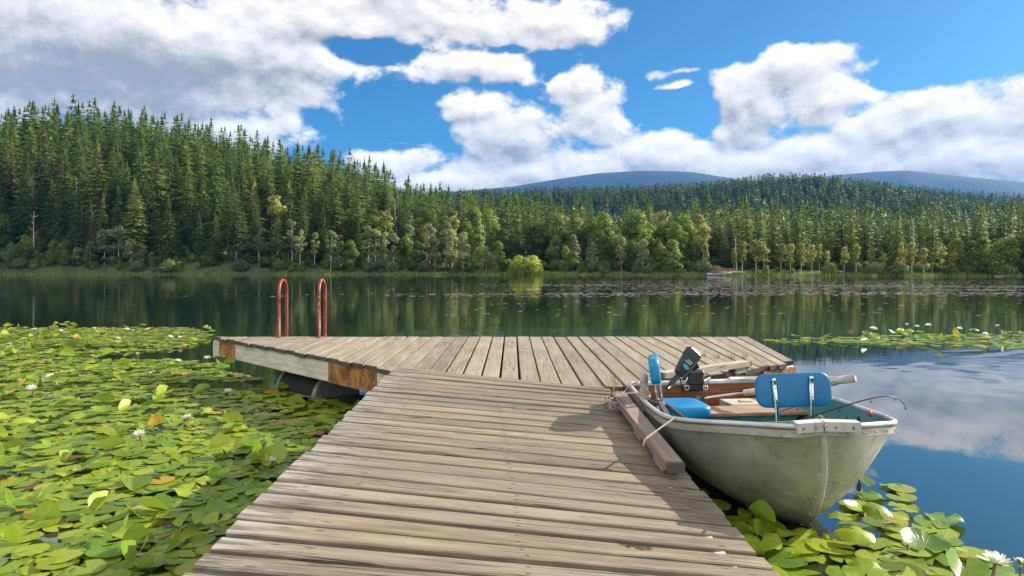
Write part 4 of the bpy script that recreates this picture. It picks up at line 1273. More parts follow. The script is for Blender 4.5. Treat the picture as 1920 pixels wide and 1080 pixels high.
# transom
tl, tr = PG[0], SG[0]; tn = Vector((.16, -.98, 0)).normalized()
mb = MB(); a = tl + tn * .03; b = tr + tn * .03
a = a.lerp(b, .025); b = b.lerp(a, .025)
lo = lambda v, z: Vector((v.x, v.y, z))
a2, b2 = a.lerp(b, .10), b.lerp(a, .10)
mb.add([lo(a, a.z - .005), lo(b, b.z - .005), lo(b, .25), lo(b2, .12), lo(a2, .12), lo(a, .25)] + [p_ - tn * .026 for p_ in [lo(a, a.z - .005), lo(b, b.z - .005), lo(b, .25), lo(b2, .12), lo(a2, .12), lo(a, .25)]],
       [(5, 4, 3, 2, 1, 0), (0, 1, 7, 6), (1, 2, 8, 7), (2, 3, 9, 8), (3, 4, 10, 9), (4, 5, 11, 10), (5, 0, 6, 11)]); mb.build('transom_board', M['mahog'], boat)
mb = MB(); d = (tr - tl); R = Matrix.Rotation(math.atan2(d.y, d.x), 3, 'Z'); c = (tl + tr) / 2 + tn * .012; mb.box((c.x, c.y, c.z + .006), (d.length, .05, .03), R, .006)
for u in (.28, .62, .72): k = tl.lerp(tr, u) + tn * .04; mb.ball((k.x, k.y, k.z + .006), .006, 8, 5)
mb.build('transom_cap', M['rail'], boat)
mb = MB(); mb.tube([tl.lerp(tr, .72) + Vector((0, -.02, .02)), tr + Vector((-.02, -.03, .018))], [.017, .02], 10); mb.build('corner_cap', M['rail'], boat)
mb = MB()
for (u, z) in ((.40, .30), (.52, .30), (.60, .33), (.20, .32), (.86, .30)): k = tl.lerp(tr, u) + tn * .034; mb.ball((k.x, k.y, z), .011, 8, 5)
mb.build('transom_bolt', M['chrome'], boat)
mb = MB(); k = tl.lerp(tr, .47) + tn * .05; mb.tube([(k.x, k.y, .41), (k.x + .006, k.y - .03, .28), (k.x + .012, k.y - .08, .17)], .028, 12); mb.ball((k.x, k.y, .41), .030, 10, 6); mb.build('drain_tube', M['teal'], boat)
# benches
def thwart(y, z, w, th, x0, x1):
    mb = MB(); R = Matrix.Rotation(.11, 3, 'Z'); mb.box(((x0 + x1) / 2, y, z - th / 2), (x1 - x0, w, th), R, .004); mb.build('bench', M['thwart'], boat)
    mb = MB(); xm, hw, yy = (x0 + x1) / 2, (x1 - x0) / 2 - .05, y - w / 2 + .024
    tp_ = [(xm - hw, yy - .11 * hw, z - th), (xm + hw, yy + .11 * hw, z - th), (xm + hw * .55, yy + .06 * hw, .14), (xm - hw * .55, yy - .06 * hw, .14)]
    mb.add(tp_ + [(a_, b_ + .02, c_) for (a_, b_, c_) in tp_], [(3, 2, 1, 0), (4, 5, 6, 7), (0, 1, 5, 4), (1, 2, 6, 5), (2, 3, 7, 6), (3, 0, 4, 7)]); mb.build('bench_riser', M['teal'], boat)
thwart(4.72, .425, .24, .026, .96, 2.02)
thwart(4.05, .36, .22, .026, 1.0, 2.0)

def rbox(mb, c, sx, sz, th, R, r, n=5, dome=0.0):
    """rounded-rectangle slab in the local x-z plane, thickness along local y, with softened rim"""
    out = []
    for (cx_, cz_, a0) in ((sx / 2 - r, sz / 2 - r, 0), (-sx / 2 + r, sz / 2 - r, 90), (-sx / 2 + r, -sz / 2 + r, 180), (sx / 2 - r, -sz / 2 + r, 270)):
        for k in range(n + 1):
            a = rad(a0 + 90 * k / n); out.append((cx_ + r * math.cos(a), cz_ + r * math.sin(a)))
    m = len(out); rings = []
    for (s, y) in ((.90, -th / 2 - dome), (.97, -th / 2 + th * .04), (1.0, -th / 2 + th * .25), (1.0, th / 2 - th * .25), (.97, th / 2 - th * .04), (.90, th / 2 + dome)):
        rings.append([Vector(c) + R @ Vector((x * (1 - (1 - s) * (min(sx, sz) / sx)), y, z * (1 - (1 - s) * (min(sx, sz) / sz)))) for (x, z) in out])
    V_ = [q for rg in rings for q in rg]
    Fc = [(i * m + k, i * m + (k + 1) % m, (i + 1) * m + (k + 1) % m, (i + 1) * m + k) for i in range(5) for k in range(m)]
    mb.add(V_, Fc, 0, True)
    b = len(mb.v) - len(V_)
    mb.f.append([b + k for k in range(m)][::-1]); mb.mi.append(0); mb.sm.append(True)
    mb.f.append([b + 5 * m + k for k in range(m)]); mb.mi.append(0); mb.sm.append(True)
# stern seat: cushion, back seen nearly edge on, chrome stays
seat1 = MB(); Rz = Matrix.Rotation(.10, 3, 'Z'); rbox(seat1, (1.145, 4.58, .462), .30, .34, .07, Rz @ Matrix.Rotation(rad(90), 3, 'X'), .07, 6, .004)
s1 = seat1.build('cushion', M['blue'], boat); s1['label'] = 'bright blue seat cushion on the stern bench'
mb = MB(); Rb = Matrix.Rotation(rad(78), 3, 'Z') @ Matrix.Rotation(rad(-8), 3, 'X'); rbox(mb, (.945, 4.52, .735), .34, .165, .05, Rb, .05, 6, .006); s2 = mb.build('backrest', M['blue'], boat); s2['label'] = 'small bright blue backrest seen edge on above the stern bench'
for y in (4.44, 4.60):
    mb = MB(); mb.tube([(.945, y, .76), (.96, y, .66), (.985, y, .50), (.99, y, .43)], .011, 8, True, 0, (1.5, .7)); mb.build('stay', M['chrome'], s2)
# bow seat: broad blue back with two chrome stays
bkY = 3.95
cb = atY(1487, 731, bkY); mb = MB(); Rb2 = Matrix.Rotation(rad(-2), 3, 'Y') @ Matrix.Rotation(rad(-10), 3, 'X'); rbox(mb, cb, .432, .195, .035, Rb2, .062, 7, .002)
s3 = mb.build('backrest', M['blueback'], boat); s3['label'] = 'wide blue backrest with two chrome stays near the bow'
for (x0, y0, x1, y1) in ((1451, 713, 1459, 800), (1521, 709, 1522, 798)):
    a = atY(x0, y0, bkY - .018); b = atY(x1, y1, bkY - .01); m_ = atY((x0 + x1) / 2 + 1, 757, bkY - .050)
    mb = MB(); mb.tube([a, a.lerp(m_, .3), m_, m_.lerp(b, .6), b + Vector((0, .02, -.13))], [.013, .0115, .011, .0105, .0105], 10, True, 0, (1.1, .5)); mb.ball(a + Vector((0, -.002, 0)), .0135, 10, 6, (1, .5, 1))
    sy = mb.build('stay', M['chrome'], s3)
    mb = MB(); [mb.ball(a.lerp(m_, u) + Vector((0, -.008, 0)), .006, 8, 5, (1, .6, 1)) for u in (.32, .82)]; mb.build('screw', M['chrome'], s3)
mb = MB(); rbox(mb, (1.62, 4.08, .39), .40, .34, .06, Matrix.Rotation(rad(90), 3, 'X'), .07, 5, .004); mb.build('cushion', M['blue'], boat)

# box on the floor before the transom
bxo = thing('wooden_box', (1.70, 4.98, .2), 'grey wooden box with a brass latch plate before the red transom', 'box')
mb = MB(); mb.box((1.70, 4.98, .30), (.30, .22, .26), Matrix.Rotation(.12, 3, 'Z'), .006); mb.build('body', M['oar'], bxo)
mb = MB(); mb.box((1.70, 4.97, .434), (.09, .06, .008), Matrix.Rotation(.12, 3, 'Z'), .002); mb.build('latch', M['grease'], bxo)

# trolling motor
mot = thing('trolling_motor', (1.36, 5.1, .55), 'black electric trolling motor with teal mark clamped on the boat transom', 'boat motor')
MY = 4.62
hb, ht = atY(1272, 703, MY), atY(1300, 662, MY + .05)     # lower and upper end of the head
ax = (ht - hb).normalized()
# local frame: z along the head, y thickness facing the viewer
fy = Vector((0.25, -1, .12)); fy = (fy - ax * fy.dot(ax)).normalized(); fx = fy.cross(ax)
Rm = Matrix((fx, fy, ax)).transposed()
mb = MB(); L = (ht - hb).length + .02
ring = []
for (t, w, th) in ((0, .036, .03), (.04, .052, .042), (.35, .064, .055), (.75, .078, .062), (.95, .080, .058), (1.0, .066, .04)):
    for (u, v) in ((-.5, -.32), (-.38, -.5), (.38, -.5), (.5, -.32), (.5, .32), (.38, .5), (-.38, .5), (-.5, .32)):
        ring.append(hb + ax * (L * t) + fx * (w * 1.42 * u) + fy * (th * v))
mb.add(ring, [(i * 8 + k, i * 8 + (k + 1) % 8, (i + 1) * 8 + (k + 1) % 8, (i + 1) * 8 + k) for i in range(5) for k in range(8)], 0, False)
mb.f += [list(range(8))[::-1], [40 + k for k in range(8)]]; mb.mi += [0, 0]; mb.sm += [False, False]
head = mb.build('control_head', M['black'], mot)
mb = MB(); c0 = hb + ax * (L * .33) + fy * (.5 * .056 + .0012)
mb.add([c0 + fx * (.026 * math.cos(k * .3927) + .004 * math.sin(k * .3927)) + ax * (.015 * math.sin(k * .3927)) for k in range(16)], [list(range(16))]); mb.build('emblem', M['tealmark'], head)
mb = MB(); r0 = random.Random(4)
for (tt, nn) in ((.56, 5), (.49, 6)):
    for k in range(nn):
        c0 = hb + ax * (L * tt) + fy * (.5 * .0605 + .0014) + fx * (-.020 + .0088 * k + .004 * (tt < .5))
        hh = r0.uniform(.0035, .0045); ww = .0024
        mb.add([c0 - fx * ww - ax * hh, c0 + fx * ww - ax * hh, c0 + fx * ww + ax * hh, c0 - fx * ww + ax * hh], [(0, 1, 2, 3)])
mb.build('lettering', M['white'], head)
tip = atY(1251, 729, MY - .06)
mb = MB(); mb.tube([hb + ax * .02, hb.lerp(tip, .12), hb.lerp(tip, .16), hb.lerp(tip, .5), tip], [.014, .015, .0185, .018, .016], 12); mb.build('tiller_handle', M['black'], mot)
jt = hb + ax * .05 - fy * .03
kt = tl.lerp(tr, .45)
mb = MB(); mb.tube([jt, Vector((kt.x - .01, kt.y - .02, .66)), Vector((kt.x, kt.y + .04, .60)), Vector((kt.x + .01, kt.y + .06, .30)), Vector((kt.x + .01, kt.y + .07, -.4))], .0125, 10); mb.build('shaft', M['black'], mot)
mb = MB(); mb.box((kt.x + .01, kt.y - .01, kt.z + .045), (.13, .12, .11), R, .012); mb.box((kt.x + .01, kt.y - .045, kt.z - .01), (.12, .035, .085), R, .008); mb.tube([(kt.x - .03, kt.y - .02, kt.z + .1), (kt.x + .04, kt.y - .02, kt.z + .135)], .022, 12); mb.build('clamp_bracket', M['black'], mot)
for sx in (-.065, .075):
    mb = MB(); mb.tube([(kt.x + sx, kt.y - .06, kt.z - .012), (kt.x + sx, kt.y - .105, kt.z - .014)], .006, 8)
    mb.tube([(kt.x + sx + .018 * math.cos(k * .6283), kt.y - .105, kt.z - .020 + .018 * math.sin(k * .6283)) for k in range(11)], .0035, 6, False); mb.build('clamp_screw', M['chrome'], mot)
mb = MB(); mb.tube([(kt.x + .08, kt.y - .05, kt.z + .02), (kt.x + .12, kt.y - .06, kt.z + .045), (kt.x + .125, kt.y - .06, kt.z + .05)], [.01, .014, .006], 8); mb.tube([(kt.x - .06, kt.y - .05, kt.z + .01), (kt.x - .035, kt.y - .055, kt.z + .07), (kt.x - .04, kt.y - .055, kt.z + .10)], .007, 6); mb.build('tilt_lever', M['chrome'], mot)
mb = MB(); mb.tube(catmull([hb + ax * .02 - fy * .02, (kt.x - .10, kt.y - .09, .52), (kt.x - .08, kt.y - .09, .42), (kt.x - .13, kt.y - .08, .36), (kt.x - .28, kt.y - .10, .37), (kt.x - .36, kt.y - .14, .34)], 30), .005, 6); mb.build('cable', M['black'], mot)
# gearcase under water
mb = MB(); mb.ball((kt.x + .01, kt.y + .09, -.42), .05, 12, 8, (1, 3.0, 1)); mb.build('gearcase', M['black'], mot)

# oars
oar = thing('oar', (1.8, 4.6, .58), 'long grey wooden oar laid across the boat behind the blue backrest', 'oar')
hA, tA = atY(1604, 709, 4.28), atY(1325, 746, 4.95)
mb = MB(); q = hA.lerp(tA, .22); mb.tube([hA, hA.lerp(tA, .015), hA.lerp(tA, .10), hA.lerp(tA, .13), hA.lerp(tA, .17), hA.lerp(tA, .6), hA.lerp(tA, .72)], [.020, .027, .024, .030, .031, .026, .02], 12); mb.build('shaft', M['oar'], oar)
mb = MB(); a = hA.lerp(tA, .70); mb.tube([a, a.lerp(tA, .25), a.lerp(tA, .6), tA], [.02, .05, .06, .045], 10, True, 0, (.9, .16)); mb.build('blade', M['oar'], oar)
oar2 = thing('oar', (.9, 4.55, .6), 'oar with its thick rounded grip standing up at the gunwale beside the stern seat', 'oar')
bt, tp = atY(1208, 741, 4.58), atY(1207, 703, 4.55)
mb = MB(); mb.tube([bt + Vector((.01, .0, -.10)), bt, bt.lerp(tp, .5), bt.lerp(tp, .62), bt.lerp(tp, .72), bt.lerp(tp, .9), bt.lerp(tp, .98), tp], [.026, .028, .0285, .025, .027, .027, .020, .008], 14); mb.build('grip', M['oar'], oar2)
mb = MB(); mb.tube([bt + Vector((0, 0, -.022)), bt + Vector((0, 0, -.015)), bt + Vector((0, 0, .012)), bt + Vector((0, 0, .03))], [.036, .043, .043, .034], 16); mb.tube([bt + Vector((.041 * math.cos(k * .5), .041 * math.sin(k * .5), -.02 + .0015 * k)) for k in range(26)], .006, 6); mb.build('collar', M['grease'], oar2)
mb = MB(); mb.tube([bt + Vector((.015, 0, -.04)), (1.02, 4.45, .50), (1.08, 4.22, .46)], .013, 10); mb.build('shaft', M['pale'], oar2)
mb = MB(); mb.tube([bt + Vector((.02, .0, -.03)), bt + Vector((.022, 0, -.12)), bt + Vector((.024, .01, -.20))], .012, 8); mb.build('oarlock_pin', M['chrome'], oar2)
stk = thing('wooden_stick', (1.02, 4.4, .45), 'pale wooden stick leaning over the side by the blue cushion', 'stick')
a, b = atY(1236, 752, 4.45), atY(1253, 783, 4.02); mb = MB(); d = (b - a); Rr = d.to_track_quat('X', 'Z').to_matrix(); mb.box((a + b) / 2, (d.length, .032, .02), Rr, .003); mb.build('stick', M['pale'], stk)

# fishing rods and tackle
def rod(P, r0, r1, label, guides):
    t = thing('fishing_rod', P[0], label, 'fishing rod'); P = [Vector(q) for q in P]
    c = catmull(P, 40); mb = MB(); mb.tube(c, [r0 + (r1 - r0) * k / 39 for k in range(40)], 7); mb.build('blank', M['black'], t)
    for gq, rr in guides:
        mb = MB(); gq = Vector(gq); mb.tube([gq + Vector((rr * math.cos(k * .5236), 0, rr * math.sin(k * .5236))) for k in range(13)], .0016, 5, False)
        near_ = min(c, key=lambda s: (s - gq).length); mb.tube([gq + (near_ - gq) * .4, near_], .0014, 4); mb.build('line_guide', M['dark'], t)
    return t
RY = 3.72
rp = [(1440, 812), (1475, 798), (1530, 778), (1580, 762), (1632, 747.5), (1668, 743), (1690, 752), (1699, 767)]
rod([atY(x, y, RY + .03 * i) for i, (x, y) in enumerate(rp)], .0058, .0018, 'thin black fishing rod bending out over the boat side', [(atY(1573.5, 770, RY + .1), .006), (atY(1633, 753, RY + .12), .0055), (atY(1678, 749, RY + .15), .005), (atY(1698, 766.5, RY + .2), .005)])
rp = [(1400, 806), (1425, 790), (1460, 773), (1490, 763), (1506, 760)]
rod([atY(x, y, 4.12 + .06 * i) for i, (x, y) in enumerate(rp)], .004, .002, 'second fishing rod lying low behind the blue backrest', [(atY(1496, 768, 4.3), .006)])
mb = MB(); c = atY(1631, 776, 3.80); mb.ball(c, .014, 12, 8, (1, 1, 1.25)); bb = mb.build('fishing_float', M['red']); tag(bb, 'red fishing float hanging at the boat gunwale', 'fishing float')
for (x, y, s, l) in ((1569, 790, .8, 'smallest dark lure hanging inside the bow, nearest the backrest'), (1588.5, 788, 1.0, 'dark spoon lure hanging between two others inside the bow'), (1610, 787, 1.25, 'largest dark lure hanging inside the bow beside the red float')):
    t = thing('fishing_lure', atY(x, y, 3.62), l, 'fishing lure', 'lures inside the bow'); c = atY(x, y, 3.62)
    mb = MB(); mb.ball(c, .011 * s, 10, 8, (.7, .35, 1.9)); mb.build('spoon', M['dark'], t)
    mb = MB(); mb.tube([c + Vector((0, 0, .02 * s)), c + Vector((.003, 0, .04 * s))], .0012, 5); mb.build('hook', M['dark'], t)

# ropes
def rope(P, r, label, n=60): 
    mb = MB(); mb.tube(catmull(P, n), r, 8); return tag(mb.build('rope', M['rope']), label, 'rope')
rope([at(1548, 800, .65), atY(1545, 792, 3.40), atY(1541, 782, 3.41), atY(1536, 780, 3.42), atY(1534, 786, 3.43), atY(1536, 793, 3.42), atY(1525, 789, 3.45), atY(1470, 792, 3.62), atY(1400, 793.5, 3.75), atY(1310, 788, 3.86), atY(1282, 785, 3.84), atY(1266, 784, 3.82), atY(1250, 794, 3.76), atY(1225, 812, 3.66), atY(1212, 822, 3.60), atY(1207, 828, 3.58), atY(1206, 836, 3.58)],
     .0055, 'bow rope running along the gunwale and over to the timber rail', 110)
rope([atY(1196, 716, 5.0), atY(1186, 720, 5.05), atY(1178, 727, 5.0), atY(1172, 736, 4.9), atY(1196, 735, 4.72), atY(1170, 740, 4.62), atY(1148, 747, 4.55), atY(1143, 752, 4.5), atY(1144, 768, 4.42)], .0050, 'stern rope tied from the transom corner to the end of the timber rail', 70)
cp = []
cz = on_rail(1152, 766, .0)
for k in range(60):
    a = k * .42; cp.append(cz + Vector((.055 * math.cos(a) + .01 * math.sin(k * .9), .11 * math.sin(a), .012 + .05 * abs(math.sin(k * .37)))))
rope(cp, .0048, 'tangled coil of rope on the boards beside the timber rail', 240)

# ------------------------------------------------------------------ lily pads
def _pad(g):
    r = g.rnd()
    p = g.coord('UV') if False else g.attr('padco', 'Vector')
    x, y, z = g.sep(p)
    ang = g.m('ARCTAN2', y, x); rr = g.vm('LENGTH', p, out=1)
    vein = g.ss(g.m('ABSOLUTE', g.m('SINE', ang * 9.0 + g.noise(p, 3, 1) * 1.5)), .16, .0) * g.ss(rr, 1.0, .2)
    n = g.noise(g.xyz(x + r * 40, y + r * 17, 0), 2.4, 4, .6)
    r2 = g.m('FRACT', r * 5.77); r3 = g.m('FRACT', r * 13.37)
    c = g.mix(g.ss(r2, 0, 1), (.135, .27, .018), (.37, .46, .030))
    c = g.mix(g.ss(n, .42, .75) * .55, c, (.36, .41, .03))
    c = g.mix(g.ss(r3, .80, .97) * .8, c, (.46, .44, .035))
    c = g.mix(g.ss(r3, .16, .0) * .7, c, (.06, .14, .02))
    yel = g.ss(r3, .962, .97)
    c = g.mix(yel * g.ss(n, .3, .5), c, (.62, .33, .02))
    br = g.ss(r3, .985, .99)
    c = g.mix(br, c, (.16, .07, .03))
    edge = g.ss(rr + (n - .5) * .3, .88, 1.02)
    c = g.mix(edge * g.m('MULTIPLY', g.ss(r2, .55, .9), .65), c, (.20, .10, .03))
    c = g.mix(vein * .5, c, (.34, .42, .09))
    spot = g.ss(g.noise(g.xyz(x + r * 9, y, r * 30), 9.0, 2), .65, .71)
    c = g.mix(spot * .75, c, (.10, .06, .02))
    back = E(g, g.n('ShaderNodeNewGeometry').outputs['Backfacing'])
    c = g.mix(back * .5, c, (.22, .26, .06))
    return bsdf(g, c, g.m('ADD', n * .16, .27), g.bump(vein * .6 + n, .25, .01), spec=.5, trans=.34, tcol=g.mix(.5, c, (.30, .42, .02)))
M['pad'] = material('lily_pad_leaf', _pad)
def pad_shape(kind, seed):
    r = random.Random(seed); NR, NA = 5, 26
    notch = rad(r.uniform(8, 20)); V_, co = [(0, 0, 0)], [(0, 0, 0)]
    ph = [r.uniform(0, 6.28) for _ in range(6)]
    lob = [r.uniform(-.03, .03) for _ in range(4)]
    for j in range(1, NR + 1):
        q = j / NR
        for i in range(NA):
            a = notch + (2 * math.pi - 2 * notch) * i / (NA - 1)
            R_ = q * (1 + .03 * math.sin(3 * a + ph[0]) + .02 * math.sin(7 * a + ph[1]))
            x, y = R_ * math.cos(a), R_ * math.sin(a) * .92
            z = .012 * math.sin(5 * a + ph[2]) * q * q
            if kind == 'flat': z += .01 * q
            if kind == 'wavy': z += .11 * q ** 3 * math.sin(3 * a + ph[3]) + .05 * q ** 3 * math.sin(8 * a + ph[4])
            if kind == 'cup': z += .22 * q ** 2.2 * (1 + .4 * math.sin(2 * a + ph[3])) + .03 * q ** 3 * math.sin(9 * a + ph[4])
            if kind == 'dome': z += -.30 * q ** 2 + .06 * q ** 3 * math.sin(6 * a + ph[3])
            if kind == 'fold':
                th = 1.0; s = abs(y); z += s * math.sin(th) + .05 * q * q * math.sin(4 * a); y = y * math.cos(th)
            if kind == 'flap':   # one edge lifted
                d = max(0, x * math.cos(ph[5]) + y * math.sin(ph[5]) - .15); z += 1.25 * d ** 1.4; x -= .35 * d * math.cos(ph[5]); y -= .35 * d * math.sin(ph[5])
            V_.append((x, y, z)); co.append((R_ * math.cos(a), R_ * math.sin(a), 0))
    Fc = [(0, 1 + i, 2 + i) for i in range(NA - 1)]
    Q = []
    for j in range(1, NR):
        for i in range(NA - 1):
            a = 1 + (j - 1) * NA + i; Q.append((a, a + NA, a + NA + 1, a + 1))
    # all as triangles for the joined field
    T = Fc + [(a, b, c) for (a, b, c, d) in Q] + [(a, c, d) for (a, b, c, d) in Q]
    return np.array(V_), np.array(T), np.array(co)
KINDS = [('flat', 5), ('wavy', 5), ('cup', 3), ('dome', 3), ('fold', 3), ('flap', 5)]
PADS = {k: [pad_shape(k, 900 + 10 * i + j) for j in range(n)] for i, (k, n) in enumerate(KINDS)}
def pad_mesh(vt):
    me = np_mesh('lily_pad', vt[0], vt[1], [M['pad']], smooth=True)
    a = me.attributes.new('padco', 'FLOAT_VECTOR', 'POINT'); a.data.foreach_set('vector', vt[2].astype(np.float32).ravel())
    return me
PMESH = {k: [pad_mesh(v) for v in L] for k, L in PADS.items()}

def in_left(x, y):
    """photograph-independent outline of the lily field left of the dock"""
    if y < 1.2 or y > 15.9: return False
    X = [1.2, 2.0, 2.5, 3.0, 4.0, 5.0, 5.6, 6.2, 6.8, 7.4, 8.2, 9.0, 9.8, 10.6, 11.4, 12.2, 13.2, 14.5, 15.9]
    R_ = [-.90, -.95, -.98, -.98, -1.0, -1.02, -1.00, -1.10, -1.55, -2.15, -2.85, -3.65, -4.15, -5.3, -5.9, -5.8, -6.0, -6.3, -7.6]
    return x < interp(y, X, R_)
def open_water(x, y):
    for (cx_, cy_, rx_, ry_) in ((-5.75, 10.9, 1.3, .55), (-3.4, 8.1, .8, .35), (-7.4, 12.0, 1.2, .25), (-4.0, 7.0, .5, .12), (-2.2, 4.15, .25, .08), (-1.45, 4.4, .18, .10), (-5.2, 13.9, .9, .25), (-1.30, 3.05, .16, .07)):
        if ((x - cx_) / rx_) ** 2 + ((y - cy_) / ry_) ** 2 < 1: return True
    return False
L_ = []
for _ in range(30000):
    y = 1.2 + 14.7 * rng.random() ** 1.15
    x = U(-.84 * y - .6, -.85)
    if not in_left(x, y) or open_water(x, y): continue
    L_.append((x, y))
def poisson(P, rmin_of):
    out = []; cells = {}
    for (x, y) in P:
        rm = rmin_of(x, y); ok = True; cx_, cy_ = int(x / .3), int(y / .3)
        for i in (-1, 0, 1):
            for j in (-1, 0, 1):
                for q in cells.get((cx_ + i, cy_ + j), ()):
                    if (q[0] - x) ** 2 + (q[1] - y) ** 2 < rm * rm: ok = False; break
        if ok: out.append((x, y)); cells.setdefault((cx_, cy_), []).append((x, y))
    return out
rng.shuffle(L_)
left = poisson(L_, lambda x, y: .078 if y < 6 else .104)
right = []
for _ in range(2600):
    y = U(2.5, 4.5); x = U(.84, 3.0)
    xp, yp = 960 + F * x / y, HOR + F * CAMZ / y
    edge = interp(y, [2.2, 3.0, 3.2, 3.4, 3.75, 4.2], [2.4, 2.3, 2.28, 2.2, 2.3, 2.5])
    if x > edge: continue
    if x > 1.95 and rng.random() < .5 or y > 3.75 and x > 1.5 and rng.random() < .6: continue
    if y > 3.55 and x > 1.48 - (y - 3.55) * .42 and x < 1.68 + (y - 3.55) * .8: continue
    if y > 4.3 and x > 1.4: continue
    right.append((x, y))
right = [q for q in right if rng.random() < .8]
right = poisson(right, lambda x, y: .092 if y < 3.8 else .14)
right += [(2.02, 3.60), (2.42, 4.35), (2.18, 4.25), (2.38, 3.75), (2.25, 3.3), (2.02, 4.0)]
patch = []
for _ in range(2600):
    y = U(11.7, 14.2); x = U(4.9, 13.5)
    lo_ = 12.9 - min(1.0, max(0, (x - 5.2) / 4)) * 1.15; hi_ = 13.3 + min(1, max(0, (x - 5.2) / 2.5)) * .9
    if not (lo_ < y < hi_): continue
    patch.append((x, y))
patch = poisson(patch, lambda x, y: .15)

def choose(x, y, zone):
    q = rng.random()
    if zone == 'left':
        dens = .5 + .5 * math.sin(x * 2.1 + y * 1.3) * math.sin(y * 1.7 - x)
        lift = .14 if y < 5 else .16 if y < 9 else .14
        lift *= .6 + .8 * dens
        if x > -1.5 - max(0, (y - 5)) * .8 and y > 5.2: lift *= .2
    elif zone == 'right': lift = .15
    else: lift = .15
    if q > lift: k = 'flat' if rng.random() < .72 else 'wavy'; up = False
    else: k = rng.choice(['wavy', 'cup', 'dome', 'fold', 'flap', 'flap', 'cup', 'wavy']); up = True
    r = U(.066, .108) if zone != 'right' else U(.07, .112)
    if zone == 'patch': r = U(.08, .125)
    if up:
        z = U(.015, .11); tl_ = U(.1, .65) if rng.random() < .4 and zone != 'right' else U(.05, .35); az = U(0, 6.28)
        if rng.random() < .5: az = rng.gauss(math.atan2(-.8, -.4), .9)
        if k == 'dome': z += r * .3
    else: z = U(.006, .03); tl_ = U(0, .07); az = U(0, 6.28)
    z += math.sin(tl_) * r * (.85 if up else .4)
    return (k, rng.randrange(len(PADS[k])), r, x, y, z, tl_, az, U(0, 6.28), up)
def pad_matrix(c):
    k, v, r, x, y, z, tl_, az, spin, up = c
    axis = Vector((-math.sin(az), math.cos(az), 0))
    return Matrix.Translation((x, y, z)) @ Matrix.Rotation(tl_, 4, axis) @ Matrix.Rotation(spin, 4, 'Z') @ Matrix.Scale(r, 4)
allp = [('left', choose(x, y, 'left')) for (x, y) in left] + [('right', choose(x, y, 'right')) for (x, y) in right] + [('patch', choose(x, y, 'patch')) for (x, y) in patch]
def shown(c):
    x, y = c[1][3], c[1][4]; xp, yp = 960 + F * x / y, HOR + F * CAMZ / y
    return -20 < xp < 1940 and yp < 1100
allp.sort(key=lambda c: -(c[1][2] / c[1][4]) * (1.4 if c[1][9] else 1) if shown(c) else 1)
ind, rest = allp[:296], allp[296:]
SAY = {('left', 0): ('lily pad lying flat in the big field left of the gangway', 'flat pads in the big lily field'),
       ('left', 1): ('lily pad curling up above its neighbours in the big field left of the gangway', 'raised pads in the big lily field'),
       ('right', 0): ('lily pad lying flat on the water around the bow of the boat', 'flat pads at the boat bow'),
       ('right', 1): ('lily pad curled up out of the water around the bow of the boat', 'raised pads at the boat bow'),
       ('patch', 0): ('flat lily pad in the narrow patch out on the open lake', 'flat pads in the far patch'),
       ('patch', 1): ('raised lily pad in the narrow patch out on the open lake', 'raised pads in the far patch')}
for zone, c in ind:
    o = bpy.data.objects.new('lily_pad', PMESH[c[0]][c[1]]); COL.objects.link(o); o.matrix_world = pad_matrix(c)
    lb_, gp = SAY[(zone, int(c[9]))]; tag(o, lb_, 'lily pad', gp)
Vs, Fs, Cs, Rn = [], [], [], []; base = 0
for zone, c in rest:
    V_, T, co = PADS[c[0]][c[1]]; m4 = np.array(pad_matrix(c))
    Vs.append(V_ @ m4[:3, :3].T + m4[:3, 3]); Fs.append(T + base); base += len(V_); Cs.append(co); Rn.append(np.full(len(V_), rng.random()))
me = np_mesh('lily_pads', np.concatenate(Vs), np.concatenate(Fs), [M['pad']], rnd=np.concatenate(Rn), smooth=True)
a = me.attributes.new('padco', 'FLOAT_VECTOR', 'POINT'); a.data.foreach_set('vector', np.concatenate(Cs).astype(np.float32).ravel())
tag(link('lily_pad_carpet', me), 'carpet of smaller lily pads spreading over the lake', kind='stuff')

# tiny floating leaves far out on the lake
M['pinkleaf'] = material('floating_leaf', lambda g: bsdf(g, g.mix(g.rnd(), (.24, .20, .15), (.46, .36, .32)), .35))
V_, Fc = [], []
def fl(x, y, r):
    b = len(V_); a0 = U(0, 6.28)
    for k in range(6): V_.append((x + r * math.cos(a0 + k * 1.047), y + r * math.sin(a0 + k * 1.047), .006))
    Fc.append([b + k for k in range(6)])
bands = [(U(34, 76), U(3, 16), U(0.1, .95)) for _ in range(70)]
for (yb, wx, rc) in bands:
    xc = rc * yb * .8
    for _ in range(int(wx * 9)):
        fl(xc + rng.gauss(0, wx * .6), yb + rng.gauss(0, .7), U(.06, .16))
for _ in range(500): 
    y = U(20, 60); fl(U(-.1, .8) * y, y, U(.04, .10))
me = bpy.data.meshes.new('floating_leaves'); me.from_pydata(V_, [], Fc); me.materials.append(M['pinkleaf'])
a = me.attributes.new('rnd', 'FLOAT', 'POINT'); a.data.foreach_set('value', nr.rand(len(V_)).astype(np.float32)); me.update()
tag(link('floating_leaves', me), 'scatter of tiny pinkish leaves floating far out on the lake', kind='stuff')

